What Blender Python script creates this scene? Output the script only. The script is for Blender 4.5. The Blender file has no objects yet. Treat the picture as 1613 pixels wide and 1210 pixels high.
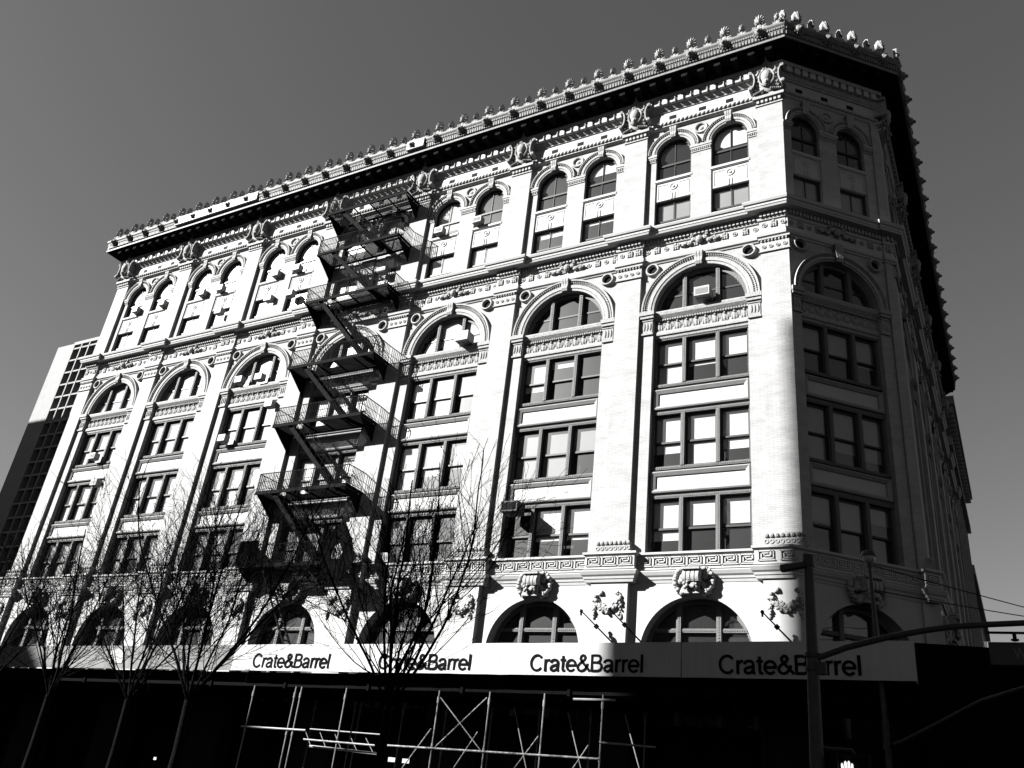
import bpy, math, random
from mathutils import Vector, Matrix
from math import sin, cos, pi, radians
random.seed(7)
C = bpy.context.scene.collection
S = bpy.context.scene

# ------------------------------------------------------------------ camera, sky, sun, exposure
yaw, pitch, roll = -0.5557, 0.4662, 0.1215
fw = Vector((sin(yaw)*cos(pitch), cos(yaw)*cos(pitch), sin(pitch)))
r0 = Vector((cos(yaw), -sin(yaw), 0)); u0 = r0.cross(fw)
rr = cos(roll)*r0 + sin(roll)*u0; uu = -sin(roll)*r0 + cos(roll)*u0
cam = bpy.data.objects.new('camera', bpy.data.cameras.new('camera')); C.objects.link(cam)
M = Matrix.Identity(4)
for i, v in enumerate((rr, uu, -fw)):
    for j in range(3): M[j][i] = v[j]
M.translation = Vector((6.3431, -29.5767, 1.7138))
cam.matrix_world = M
cam.data.sensor_width = 36; cam.data.sensor_fit = 'HORIZONTAL'; cam.data.lens = 36*1332.286/1613
cam.data.clip_end = 3000; S.camera = cam

SUN_AZ, SUN_EL = radians(48), radians(29)          # azimuth: left of straight-out from the long facade
sd = Vector((-sin(SUN_AZ)*cos(SUN_EL), -cos(SUN_AZ)*cos(SUN_EL), sin(SUN_EL)))
sun = bpy.data.objects.new('sun', bpy.data.lights.new('sun', 'SUN')); C.objects.link(sun)
sun.data.energy = 5.0; sun.data.angle = radians(0.53); sun.data.color = (1, 0.995, 0.985)
sun.rotation_euler = sd.to_track_quat('Z', 'Y').to_euler()
W = bpy.data.worlds.new('World'); S.world = W; W.use_nodes = True
nt = W.node_tree; nt.nodes.clear()
sky = nt.nodes.new('ShaderNodeTexSky'); sky.sky_type = 'NISHITA'; sky.sun_disc = False
sky.sun_elevation = SUN_EL; sky.sun_rotation = math.atan2(sd.x, sd.y)
sky.air_density = 1.0; sky.dust_density = 0.4; sky.ozone_density = 1.0
sep = nt.nodes.new('ShaderNodeRGBToBW')               # black and white film
bg = nt.nodes.new('ShaderNodeBackground'); bg.inputs[1].default_value = 0.05
wo = nt.nodes.new('ShaderNodeOutputWorld')
flt = nt.nodes.new('ShaderNodeMath'); flt.operation = 'MULTIPLY'; flt.inputs[1].default_value = 0.28   # what the lens filter lets through
nt.links.new(sky.outputs[0], sep.inputs[0]); nt.links.new(sep.outputs[0], flt.inputs[0]); nt.links.new(flt.outputs[0], bg.inputs[0]); nt.links.new(bg.outputs[0], wo.inputs[0])
S.view_settings.view_transform = 'Standard'; S.view_settings.look = 'None'
S.view_settings.exposure = 2.61; S.view_settings.gamma = 1
try: S.cycles.max_bounces = 6; S.cycles.transparent_max_bounces = 12; S.cycles.caustics_reflective = False
except Exception: pass

# ------------------------------------------------------------------ materials (all grey: the photograph is black and white)
MAT = {}
ALB = 0.55                                           # all surfaces sit at the darker end of their range
def base(name, g, rough=0.7, spec=0.3):
    g = g*ALB; spec = spec*ALB
    m = bpy.data.materials.new(name); m.use_nodes = True
    b = m.node_tree.nodes['Principled BSDF']
    b.inputs['Base Color'].default_value = (g, g, g, 1); b.inputs['Roughness'].default_value = rough
    b.inputs['Specular IOR Level'].default_value = spec
    MAT[name] = m
    return m, m.node_tree, b
def mottled(name, g0, g1, scale=3.0, rough=0.75, spec=0.25, bump=0.0, bscale=25.0, streak=0.0):
    m, t, b = base(name, g0, rough, spec); g0 *= ALB; g1 *= ALB
    tc = t.nodes.new('ShaderNodeTexCoord')
    n = t.nodes.new('ShaderNodeTexNoise'); n.inputs['Scale'].default_value = scale; n.inputs['Detail'].default_value = 6
    n.inputs['Roughness'].default_value = 0.65
    t.links.new(tc.outputs['Object'], n.inputs['Vector'])
    r = t.nodes.new('ShaderNodeValToRGB')
    r.color_ramp.elements[0].position = 0.3; r.color_ramp.elements[1].position = 0.7
    r.color_ramp.elements[0].color = (g0, g0, g0, 1); r.color_ramp.elements[1].color = (g1, g1, g1, 1)
    t.links.new(n.outputs['Fac'], r.inputs[0])
    col = r.outputs[0]
    if streak:                                       # rain streaks running down
        mp = t.nodes.new('ShaderNodeMapping'); mp.inputs['Scale'].default_value = (6, 6, 0.5)
        t.links.new(tc.outputs['Object'], mp.inputs[0])
        n2 = t.nodes.new('ShaderNodeTexNoise'); n2.inputs['Scale'].default_value = 1.3; n2.inputs['Detail'].default_value = 5
        t.links.new(mp.outputs[0], n2.inputs['Vector'])
        r2 = t.nodes.new('ShaderNodeValToRGB'); a = 1-streak
        r2.color_ramp.elements[0].position = 0.35; r2.color_ramp.elements[1].position = 0.6
        r2.color_ramp.elements[0].color = (a, a, a, 1); r2.color_ramp.elements[1].color = (1, 1, 1, 1)
        t.links.new(n2.outputs['Fac'], r2.inputs[0])
        mx = t.nodes.new('ShaderNodeMix'); mx.data_type = 'RGBA'; mx.blend_type = 'MULTIPLY'; mx.inputs[0].default_value = 1
        t.links.new(col, mx.inputs[6]); t.links.new(r2.outputs[0], mx.inputs[7]); col = mx.outputs[2]
    t.links.new(col, b.inputs['Base Color'])
    if bump:
        n3 = t.nodes.new('ShaderNodeTexNoise'); n3.inputs['Scale'].default_value = bscale; n3.inputs['Detail'].default_value = 4
        t.links.new(tc.outputs['Object'], n3.inputs['Vector'])
        bp = t.nodes.new('ShaderNodeBump'); bp.inputs['Strength'].default_value = bump; bp.inputs['Distance'].default_value = 0.05
        t.links.new(n3.outputs['Fac'], bp.inputs['Height']); t.links.new(bp.outputs[0], b.inputs['Normal'])
    return m
def brick(name, c1, c2, mortar, w=0.31, h=0.07):
    m, t, b = base(name, c1, 0.75, 0.25); c1 *= ALB; c2 *= ALB; mortar *= ALB
    tc = t.nodes.new('ShaderNodeTexCoord'); sx = t.nodes.new('ShaderNodeSeparateXYZ')
    t.links.new(tc.outputs['Object'], sx.inputs[0])
    ad = t.nodes.new('ShaderNodeMath'); t.links.new(sx.outputs[0], ad.inputs[0]); t.links.new(sx.outputs[1], ad.inputs[1])
    cb = t.nodes.new('ShaderNodeCombineXYZ'); t.links.new(ad.outputs[0], cb.inputs[0]); t.links.new(sx.outputs[2], cb.inputs[1])
    br = t.nodes.new('ShaderNodeTexBrick'); br.inputs['Scale'].default_value = 1
    br.inputs['Brick Width'].default_value = w; br.inputs['Row Height'].default_value = h
    br.inputs['Mortar Size'].default_value = 0.008; br.inputs['Mortar Smooth'].default_value = 0.3
    for k, g in (('Color1', c1), ('Color2', c2), ('Mortar', mortar)): br.inputs[k].default_value = (g, g, g, 1)
    t.links.new(cb.outputs[0], br.inputs['Vector'])
    n = t.nodes.new('ShaderNodeTexNoise'); n.inputs['Scale'].default_value = 0.9; n.inputs['Detail'].default_value = 8
    n.inputs['Roughness'].default_value = 0.7
    mp = t.nodes.new('ShaderNodeMapping'); mp.inputs['Scale'].default_value = (1, 1, 2.2)
    t.links.new(tc.outputs['Object'], mp.inputs[0]); t.links.new(mp.outputs[0], n.inputs['Vector'])
    r = t.nodes.new('ShaderNodeValToRGB'); r.color_ramp.elements[0].position = 0.3; r.color_ramp.elements[1].position = 0.62
    r.color_ramp.elements[0].color = (0.72, 0.72, 0.72, 1); r.color_ramp.elements[1].color = (1, 1, 1, 1)
    t.links.new(n.outputs['Fac'], r.inputs[0])
    mx = t.nodes.new('ShaderNodeMix'); mx.data_type = 'RGBA'; mx.blend_type = 'MULTIPLY'; mx.inputs[0].default_value = 1
    t.links.new(br.outputs['Color'], mx.inputs[6]); t.links.new(r.outputs[0], mx.inputs[7])
    t.links.new(mx.outputs[2], b.inputs['Base Color'])
    bp = t.nodes.new('ShaderNodeBump'); bp.inputs['Strength'].default_value = 0.5; bp.inputs['Distance'].default_value = 0.01; bp.invert = True
    t.links.new(br.outputs['Fac'], bp.inputs['Height']); t.links.new(bp.outputs[0], b.inputs['Normal'])
    return m
brick('brick', 0.38, 0.33, 0.27)
brick('back_brick', 0.2, 0.16, 0.15)
mottled('terracotta', 0.27, 0.36, 5, bump=0.4, bscale=18, streak=0.15)
mottled('plain_stone', 0.35, 0.40, 1.2, streak=0.06)
mottled('carving', 0.20, 0.33, 9, bump=0.6, bscale=22)
mottled('cornice_metal', 0.13, 0.21, 4, rough=0.6, bump=0.3, streak=0.2)
mottled('soffit', 0.008, 0.014, 3, rough=0.95, spec=0.03)  # near black: shade under the cornice put into soffit and modillion colour
mottled('iron_frame', 0.10, 0.14, 14, rough=0.55, bump=0.5, bscale=40)
mottled('panel_frame', 0.22, 0.27, 3, rough=0.5)
mottled('panel_field', 0.38, 0.42, 2, rough=0.5)
base('sash', 0.03, 0.45)
mottled('blind', 0.50, 0.56, 0.8)
mottled('grey_blind', 0.2, 0.24, 0.8)
mottled('interior', 0.015, 0.05, 1.5)
base('black_iron', 0.006, 0.8, 0.1)
mottled('railing_iron', 0.005, 0.009, 3, rough=0.9, spec=0.05)
mottled('vinyl', 0.36, 0.41, 0.7, rough=0.5, streak=0.08)
mottled('grey_hoarding', 0.13, 0.19, 1.5, streak=0.25)
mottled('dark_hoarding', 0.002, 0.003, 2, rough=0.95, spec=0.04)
base('ink', 0.005, 0.9, 0.04)
base('faint_ink', 0.05, 0.6)
mottled('shaded_pier', 0.02, 0.03, 2, rough=0.95, spec=0.04)  # pier colour darkened to carry the shade under the shed
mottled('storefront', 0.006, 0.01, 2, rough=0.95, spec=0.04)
mottled('steel_pipe', 0.15, 0.22, 8, rough=0.5, spec=0.4)
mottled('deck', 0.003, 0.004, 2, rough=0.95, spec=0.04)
mottled('bark', 0.002, 0.004, 12, rough=0.95, spec=0.05, bump=0.6)
mottled('pole_paint', 0.03, 0.05, 5, rough=0.5)
mottled('arm_paint', 0.02, 0.035, 5, rough=0.5)
mottled('ac_white', 0.32, 0.37, 4, rough=0.5, streak=0.2)
mottled('ac_dark', 0.05, 0.08, 4)
base('grille', 0.22, 0.5)
mottled('asphalt', 0.025, 0.04, 12, bump=0.4)
mottled('paving', 0.06, 0.09, 4)
mottled('concrete', 0.18, 0.23, 0.6, streak=0.15)
mottled('opposite_wall', 0.07, 0.10, 0.6)
base('road_paint', 0.7, 0.6)
base('sign_green', 0.012, 0.4)
base('sign_white', 0.10, 0.4)
base('glass_dark', 0.02, 0.08, 0.5)
m, t, b = base('hand_lamp', 0.8); b.inputs['Emission Color'].default_value = (1, 1, 1, 1); b.inputs['Emission Strength'].default_value = 0.2
m, t, b = base('globe', 0.35, 0.15, 0.6)
# window glass: clear with a real reflection of the sky
m = bpy.data.materials.new('glass'); m.use_nodes = True; MAT['glass'] = m; t = m.node_tree; t.nodes.clear()
o = t.nodes.new('ShaderNodeOutputMaterial'); mx = t.nodes.new('ShaderNodeMixShader')
tr = t.nodes.new('ShaderNodeBsdfTransparent'); tr.inputs[0].default_value = (0.93, 0.93, 0.93, 1)
gl = t.nodes.new('ShaderNodeBsdfGlossy'); gl.inputs['Roughness'].default_value = 0.015
geo = t.nodes.new('ShaderNodeNewGeometry'); dp = t.nodes.new('ShaderNodeVectorMath'); dp.operation = 'DOT_PRODUCT'
t.links.new(geo.outputs['Incoming'], dp.inputs[0]); t.links.new(geo.outputs['Normal'], dp.inputs[1])
def mth(op, a, b=None):
    n = t.nodes.new('ShaderNodeMath'); n.operation = op
    for i_, q in enumerate((a, b)):
        if q is None: continue
        if isinstance(q, (int, float)): n.inputs[i_].default_value = q
        else: t.links.new(q, n.inputs[i_])
    return n.outputs[0]
fr = mth('ADD', mth('MULTIPLY', mth('POWER', mth('SUBTRACT', 1.0, mth('ABSOLUTE', dp.outputs['Value'])), 5.0), 0.88), 0.12)   # two-sided Schlick
tcg = t.nodes.new('ShaderNodeTexCoord'); ng = t.nodes.new('ShaderNodeTexNoise'); ng.inputs['Scale'].default_value = 0.9
bg2 = t.nodes.new('ShaderNodeBump'); bg2.inputs['Strength'].default_value = 0.03; bg2.inputs['Distance'].default_value = 0.3
t.links.new(tcg.outputs['Object'], ng.inputs['Vector']); t.links.new(ng.outputs['Fac'], bg2.inputs['Height']); t.links.new(bg2.outputs[0], gl.inputs['Normal'])
t.links.new(fr, mx.inputs[0]); t.links.new(tr.outputs[0], mx.inputs[1]); t.links.new(gl.outputs[0], mx.inputs[2]); dirt = t.nodes.new('ShaderNodeBsdfGlossy'); dirt.inputs['Roughness'].default_value = 0.36
gm_ = t.nodes.new('ShaderNodeMixShader'); gm_.inputs[0].default_value = 0.14
t.links.new(gl.outputs[0], gm_.inputs[1]); t.links.new(dirt.outputs[0], gm_.inputs[2]); t.links.new(gm_.outputs[0], mx.inputs[2])
t.links.new(mx.outputs[0], o.inputs[0])

# ------------------------------------------------------------------ mesh helpers
class MB:
    def __init__(s): s.v = []; s.f = []
    def add(s, vs, fs):
        n = len(s.v); s.v += [tuple(p) for p in vs]; s.f += [tuple(n+i for i in q) for q in fs]; return s
    def box(s, x0, x1, y0, y1, z0, z1):
        return s.add([(x0,y0,z0),(x1,y0,z0),(x1,y1,z0),(x0,y1,z0),(x0,y0,z1),(x1,y0,z1),(x1,y1,z1),(x0,y1,z1)],
                     [(0,3,2,1),(4,5,6,7),(0,1,5,4),(1,2,6,5),(2,3,7,6),(3,0,4,7)])
    def quad(s, a, b, c, d): return s.add([a,b,c,d], [(0,1,2,3)])
    def beam(s, a, b, w, h=None, up=(0,0,1)):
        a = Vector(a); b = Vector(b); h = h or w; d = (b-a).normalized(); up = Vector(up)
        if abs(d.dot(up)) > 0.98: up = Vector((0,1,0))
        x = d.cross(up).normalized()*w/2; y = x.cross(d).normalized()*h/2
        vs = [a-x-y, a+x-y, a+x+y, a-x+y, b-x-y, b+x-y, b+x+y, b-x+y]
        return s.add(vs, [(0,3,2,1),(4,5,6,7),(0,1,5,4),(1,2,6,5),(2,3,7,6),(3,0,4,7)])
    def tube(s, pts, rad, n=8, cap=True):
        pts = [Vector(p) for p in pts]; vs = []; fs = []
        if not hasattr(rad, '__len__'): rad = [rad]*len(pts)
        d0 = (pts[1]-pts[0]).normalized(); up = Vector((0,0,1)) if abs(d0.z) < 0.9 else Vector((1,0,0))
        x = d0.cross(up).normalized()
        for i, p in enumerate(pts):
            d = (pts[min(i+1,len(pts)-1)]-pts[max(i-1,0)]).normalized()
            x = (x-d*x.dot(d)).normalized(); y = d.cross(x)
            for k in range(n):
                a = 2*pi*k/n; vs.append(p+(x*cos(a)+y*sin(a))*rad[i])
            if i:
                b = (i-1)*n
                for k in range(n): fs.append((b+k, b+(k+1)%n, b+n+(k+1)%n, b+n+k))
        if cap: fs.append(tuple(range(n))[::-1]); fs.append(tuple(len(vs)-n+k for k in range(n)))
        return s.add(vs, fs)
    def ell(s, c, r, nu=8, nv=5, rot=None):
        vs = []; fs = []
        if not hasattr(r, '__len__'): r = (r, r, r)
        for j in range(nv+1):
            ph = pi*j/nv
            for i in range(nu):
                th = 2*pi*i/nu
                p = Vector((r[0]*sin(ph)*cos(th), r[1]*sin(ph)*sin(th), r[2]*cos(ph)))
                if rot is not None: p = rot @ p
                vs.append(Vector(c)+p)
        for j in range(nv):
            for i in range(nu): fs.append((j*nu+i, (j+1)*nu+i, (j+1)*nu+(i+1)%nu, j*nu+(i+1)%nu))
        return s.add(vs, fs)
    def disc_lathe(s, cx, cz, prof, n=14):           # lathe about the outward axis: prof = (r, y)
        vs = []; fs = []
        for r, y in prof:
            for k in range(n):
                a = 2*pi*k/n; vs.append((cx+r*cos(a), y, cz+r*sin(a)))
        for j in range(len(prof)-1):
            for k in range(n): fs.append((j*n+k, j*n+(k+1)%n, (j+1)*n+(k+1)%n, (j+1)*n+k))
        fs.append(tuple((len(prof)-1)*n+k for k in range(n)))
        return s.add(vs, fs)
    def lathe(s, c, prof, n=14):                     # lathe about the vertical
        vs = []; fs = []
        for r, z in prof:
            for k in range(n):
                a = 2*pi*k/n; vs.append((c[0]+r*cos(a), c[1]+r*sin(a), c[2]+z))
        for j in range(len(prof)-1):
            for k in range(n): fs.append((j*n+k, j*n+(k+1)%n, (j+1)*n+(k+1)%n, (j+1)*n+k))
        return s.add(vs, fs)
    def arc(s, cx, cz, prof, a0=0, a1=pi, n=28):     # prof = (r, y) swept round the arch
        vs = []; fs = []; m = len(prof)
        for i in range(n+1):
            a = a0+(a1-a0)*i/n
            for r, y in prof: vs.append((cx+r*cos(a), y, cz+r*sin(a)))
        for i in range(n):
            for j in range(m-1): fs.append((i*m+j, i*m+j+1, (i+1)*m+j+1, (i+1)*m+j))
        return s.add(vs, fs)
    def arched_wall(s, x0, x1, z0, z1, cx, r, zs, y, yb, n=24):   # wall with one round-headed opening and its reveal
        s.quad((x0,y,z0), (cx-r,y,z0), (cx-r,y,z1), (x0,y,z1)); s.quad((cx+r,y,z0), (x1,y,z0), (x1,y,z1), (cx+r,y,z1))
        p = [(cx-r*cos(pi*i/n), zs+r*sin(pi*i/n)) for i in range(n+1)]
        for (a, b), (c, d) in zip(p[:-1], p[1:]):
            s.quad((a,y,b), (c,y,d), (c,y,z1), (a,y,z1)); s.quad((a,y,b), (a,yb,b), (c,yb,d), (c,y,d))
        if z0 < zs:
            s.quad((cx-r,y,z0), (cx-r,yb,z0), (cx-r,yb,zs), (cx-r,y,zs)); s.quad((cx+r,y,z0), (cx+r,y,zs), (cx+r,yb,zs), (cx+r,yb,z0))
        return s
    def mesh(s, name, mat, smooth=False):
        me = bpy.data.meshes.new(name); me.from_pydata(s.v, [], s.f); me.update()
        me.materials.append(MAT[mat])
        if smooth:
            me.polygons.foreach_set('use_smooth', [True]*len(me.polygons))
            try: me.set_sharp_from_angle(angle=radians(50))
            except Exception: pass
        return me
def obj(name, me, parent=None, loc=None, mw=None, label=None):
    o = bpy.data.objects.new(name, me); C.objects.link(o)
    if parent: o.parent = parent
    if mw is not None: o.matrix_basis = mw
    if loc is not None: o.location = loc
    if label: o['label'] = label
    return o
def tag(o, label, cat, group=None):
    o['label'] = label; o['category'] = cat
    if group: o['group'] = group
    return o
def thing(name, label, cat, loc=(0,0,0), rz=0, group=None):
    o = obj(name, None); o.location = loc; o.rotation_euler = (0,0,rz); o.empty_display_size = 0.5
    return tag(o, label, cat, group)
def struct(name, me):
    o = obj(name, me); o['kind'] = 'structure'; return o

# ------------------------------------------------------------------ ground, roads, pavements
struct('ground', MB().quad((-900,-900,-0.02), (900,-900,-0.02), (900,900,-0.02), (-900,900,-0.02)).mesh('ground', 'asphalt'))
struct('road', MB().quad((-300,-23,-0.012), (9,-23,-0.012), (9,-9,-0.012), (-300,-9,-0.012)).mesh('road', 'asphalt'))
pv = MB(); pv.box(-140, 8.2, -9, -0.6, -0.02, 0.13); pv.box(4.3, 8.2, -0.6, 120, -0.02, 0.13); struct('pavement', pv.mesh('pavement', 'paving'))
pv = MB(); pv.box(-140, 14, -40, -23, -0.02, 0.13); struct('far_pavement', pv.mesh('far_pavement', 'paving'))
pv = MB()
for i in range(9): pv.box(-1.5+i*1.0, -1.0+i*1.0, -22.4, -8.6, -0.011, -0.008)
struct('crossing_markings', pv.mesh('crossing', 'road_paint'))

# ------------------------------------------------------------------ the big corner building
P = 6.5; HP = 0.58; HB = P/2-HP; XL = -7*P-HP
LCH = 5.12; c45 = math.sqrt(0.5)
BX, BY = HP+LCH*c45, LCH*c45; LB = 5*P+2*HP
FAC = [Matrix.Translation((XL, 10, 0)) @ Matrix.Rotation(-pi/2, 4, 'Z'),      # left return
       Matrix.Identity(4),                                                     # long sunlit front
       Matrix.Translation((HP, 0, 0)) @ Matrix.Rotation(pi/4, 4, 'Z'),        # cut corner
       Matrix.Translation((BX, BY, 0)) @ Matrix.Rotation(pi/2, 4, 'Z')]       # side street front
building = thing('corner_building', 'big white brick corner building with arches, pilasters and a crested cornice', 'building', (0,0,0))

def path(segs):                                     # segs: (facade, s0, s1, d) in order; returns plan points
    pts = []
    def w(f, s, d): p = FAC[f] @ Vector((s, -d, 0)); return Vector((p.x, p.y))
    for i, (f, s0, s1, d) in enumerate(segs):
        if i == 0: pts.append(w(f, s0, d))
        if i+1 < len(segs):
            g, t0, t1, e = segs[i+1]
            if g == f:
                pts.append(w(f, s1, d))
                if abs(e-d) > 1e-4: pts.append(w(f, s1, e))
            else:
                a, a2 = w(f, s0, d), w(f, s1, d); b, b2 = w(g, t0, e), w(g, t1, e)
                u, v = (a2-a).normalized(), (b2-b).normalized(); den = u.x*v.y-u.y*v.x
                k = ((b-a).x*v.y-(b-a).y*v.x)/den; pts.append(a+u*k)
        else: pts.append(w(f, s1, d))
    return pts
def sweep(mb, pts, prof):                           # prof: (outward, z)
    n = len(pts); m = len(prof); nor = []
    for a, b in zip(pts[:-1], pts[1:]):
        d = (b-a).normalized(); nor.append(Vector((d.y, -d.x)))
    vs = []; fs = []
    for i, p in enumerate(pts):
        if i == 0: k = nor[0]
        elif i == n-1: k = nor[-1]
        else:
            k = nor[i-1]+nor[i]; k = k/(k.length_squared/2) if k.length_squared > 1e-6 else nor[i]
        for o, z in prof: q = p+k*o; vs.append((q.x, q.y, z))
    for i in range(n-1):
        for j in range(m-1): fs.append((i*m+j, (i+1)*m+j, (i+1)*m+j+1, i*m+j+1))
    fs.append(tuple(range(m))); fs.append(tuple((n-1)*m+j for j in range(m))[::-1])
    return mb.add(vs, fs)
def steps(hw, dp, db, dch):                          # stepped path: pilasters at dp, bays at db
    s = [(0, 0, 10, db)]
    for k in range(7, -1, -1):
        c = -k*P; s.append((1, XL if k == 7 else c-hw, c+hw if k else HP, dp))
        if k: s.append((1, c+hw, c+P-hw, db))
    s += [(2, 0, LCH-0.42, dch), (2, LCH-0.42, LCH, dp)]
    for k in range(6):
        c = HP+k*P; s.append((3, 0 if k == 0 else c-hw, c+hw if k < 5 else LB, dp))
        if k < 5: s.append((3, c+hw, c+P-hw, db))
    return s
def along(segs, fn, gap, skip=()):                   # call fn(facade, s, d) at even spacing on every long run
    for f, s0, s1, d in segs:
        if f in skip: continue
        L = s1-s0; n = max(1, int(round(L/gap)))
        for i in range(n): fn(f, s0+L*(i+0.5)/n, d)
def fbox(mb, f, s0, s1, d0, d1, z0, z1):
    t = MB().box(s0, s1, -d1, -d0, z0, z1); mb.add([FAC[f] @ Vector(p) for p in t.v], t.f)

# plain core behind the fronts, roof, rooms
core = MB()
core.add([(XL+0.02,10,0),(XL+0.02,36,0),(BX-0.02,BY+LB,0),(XL+0.02,10,35),(XL+0.02,36,35),(BX-0.02,36,35)], [(0,1,4,3)])
core.box(XL+0.02, BX-2.2, 30, BY+LB-0.02, 0, 34.9)
core.box(XL+0.02, XL+0.3, 0.1, 30, 0, 34.4)
obj('rear_wall', core.mesh('rear_wall', 'back_brick'), building)
rf = MB(); rf.add([(XL,0.1,35.2),(HP,0.1,35.2),(BX-0.1,BY,35.2),(BX-0.1,BY+LB,35.2),(XL,BY+LB,35.2)], [(0,1,2,3,4)])
obj('roof', rf.mesh('roof', 'asphalt'), building)
inn = MB()
inn.quad((XL+0.3,1.9,0), (HP-0.6,1.9,0), (HP-0.6,1.9,35), (XL+0.3,1.9,35))
inn.quad((HP-0.6,1.9,0), (BX-1.9,BY+0.9,0), (BX-1.9,BY+0.9,35), (HP-0.6,1.9,35))
inn.quad((BX-1.9,BY+0.9,0), (BX-1.9,BY+LB,0), (BX-1.9,BY+LB,35), (BX-1.9,BY+0.9,35))
for z in (10.4, 14.0, 17.6, 21.2, 25.5, 28.6):       # floor slabs
    inn.add([(XL+0.3,0.75,z),(HP,0.75,z),(BX-0.75,BY,z),(BX-0.75,BY+LB,z),(BX-1.9,BY+LB,z),(BX-1.9,BY+0.9,z),(HP-0.6,1.9,z),(XL+0.3,1.9,z)], [tuple(range(8))])
obj('room_wall', inn.mesh('room_wall', 'interior'), building)

# ---- wall of one bay (brick), centred on s = 0
def bay_wall(hb, R, zs, off, r, dw):
    y = -dw; yb = y+0.62; m = MB()
    m.arched_wall(-hb-0.02, hb+0.02, 10.9, 24.9, 0, R, zs, y, yb, 32)
    zs2 = 30.87; z0, z1 = 26.0, 32.6
    for s in (-1, 1):
        c = s*off; a, b = (-hb-0.02, 0) if s < 0 else (0, hb+0.02)
        m.arched_wall(a, b, z0, z1, c, r, zs2, y, yb, 20)
    return m.mesh('bay_wall', 'brick')
def ground_wall(hb, R, zs, dw):
    m = MB(); m.arched_wall(-hb, hb, 6.3, 9.95, 0, R, zs, -dw, -dw+0.62, 32); return m.mesh('ground_wall', 'plain_stone')
def arch_surround(R, Ro, zs, y, key=0.2, top=24.5):
    m = MB(); w = Ro-R
    m.arc(0, zs, [(R-0.005, y+0.02), (R-0.005, y-0.05), (R+0.12*w, y-0.07), (R+0.2*w, y-0.05), (R+0.22*w, y-0.10), (R+0.5*w, y-0.11), (R+0.52*w, y-0.05), (R+0.62*w, y-0.05), (R+0.64*w, y-0.08), (R+0.84*w, y-0.10), (R+0.86*w, y-0.17), (Ro-0.01, y-0.18), (Ro, y-0.12), (Ro, y+0.02)], n=40)
    n = int(pi*Ro/0.115)
    for i in range(n):                                # bead and egg courses
        a = pi*(i+0.5)/n
        for rr_, sz, dd in ((R+0.57*w, 0.030, 0.075), (R+0.74*w, 0.042, 0.12)):
            c = (rr_*cos(a), y-dd, zs+rr_*sin(a))
            m.ell(c, (sz, 0.03, sz), 5, 3)
    # straight jamb ends down to the impost
    return m.mesh('arch_surround', 'terracotta')
def keystone_mesh(zb, zt, wb, wt, y, p, flutes=3):
    m = MB(); n = 6
    prof = [(zb, p*0.75), (zb+(zt-zb)*0.2, p*0.95), (zb+(zt-zb)*0.55, p*0.8), (zb+(zt-zb)*0.8, p), (zt, p*1.05)]
    for i in range(len(prof)-1):
        (z0, p0), (z1, p1) = prof[i], prof[i+1]
        w0 = wb+(wt-wb)*(z0-zb)/(zt-zb); w1 = wb+(wt-wb)*(z1-zb)/(zt-zb)
        for k in range(flutes):
            a0, a1 = -w0+2*w0*k/flutes, -w0+2*w0*(k+0.8)/flutes; b0, b1 = -w1+2*w1*k/flutes, -w1+2*w1*(k+0.8)/flutes
            m.add([(a0,y-p0,z0),(a1,y-p0,z0),(b1,y-p1,z1),(b0,y-p1,z1),(a0,y,z0),(a1,y,z0),(b1,y,z1),(b0,y,z1)], [(0,1,2,3),(0,3,7,4),(1,5,6,2),(3,2,6,7),(0,4,5,1)])
        m.add([(-w0,y-p0+0.03,z0),(w0,y-p0+0.03,z0),(w1,y-p1+0.03,z1),(-w1,y-p1+0.03,z1),(-w0,y,z0),(w0,y,z0),(w1,y,z1),(-w1,y,z1)], [(0,1,2,3),(0,3,7,4),(1,5,6,2)])
    return m.mesh('keystone', 'terracotta')
def roundel_mesh(r, y, boss):
    m = MB()
    if boss: m.disc_lathe(0, 0, [(r, y+0.02), (r, y-0.05), (r*0.92, y-0.09), (r*0.75, y-0.08), (r*0.66, y-0.03), (r*0.6, y+0.03), (r*0.3, y+0.04), (r*0.28, y-0.03), (r*0.12, y-0.06)], 20)
    else: m.disc_lathe(0, 0, [(r, y+0.02), (r*0.98, y-0.10), (r*0.88, y-0.17), (r*0.72, y-0.17), (r*0.62, y-0.10), (r*0.58, y-0.01)], 22)
    return m.mesh('roundel', 'terracotta', True)
def eye_mesh(r, y): return MB().disc_lathe(0, 0, [(r*0.64, y-0.03), (r*0.1, y-0.03)], 18).mesh('bowl_shade', 'black_iron')  # flat black disc standing in for the shade inside the bowl
def rosette(m, x, z, r, y):
    m.disc_lathe(x, z, [(r, y), (r*0.95, y-0.035), (r*0.7, y-0.035), (r*0.55, y-0.005), (r*0.35, y-0.01), (r*0.3, y-0.05), (r*0.1, y-0.055)], 10)
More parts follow.
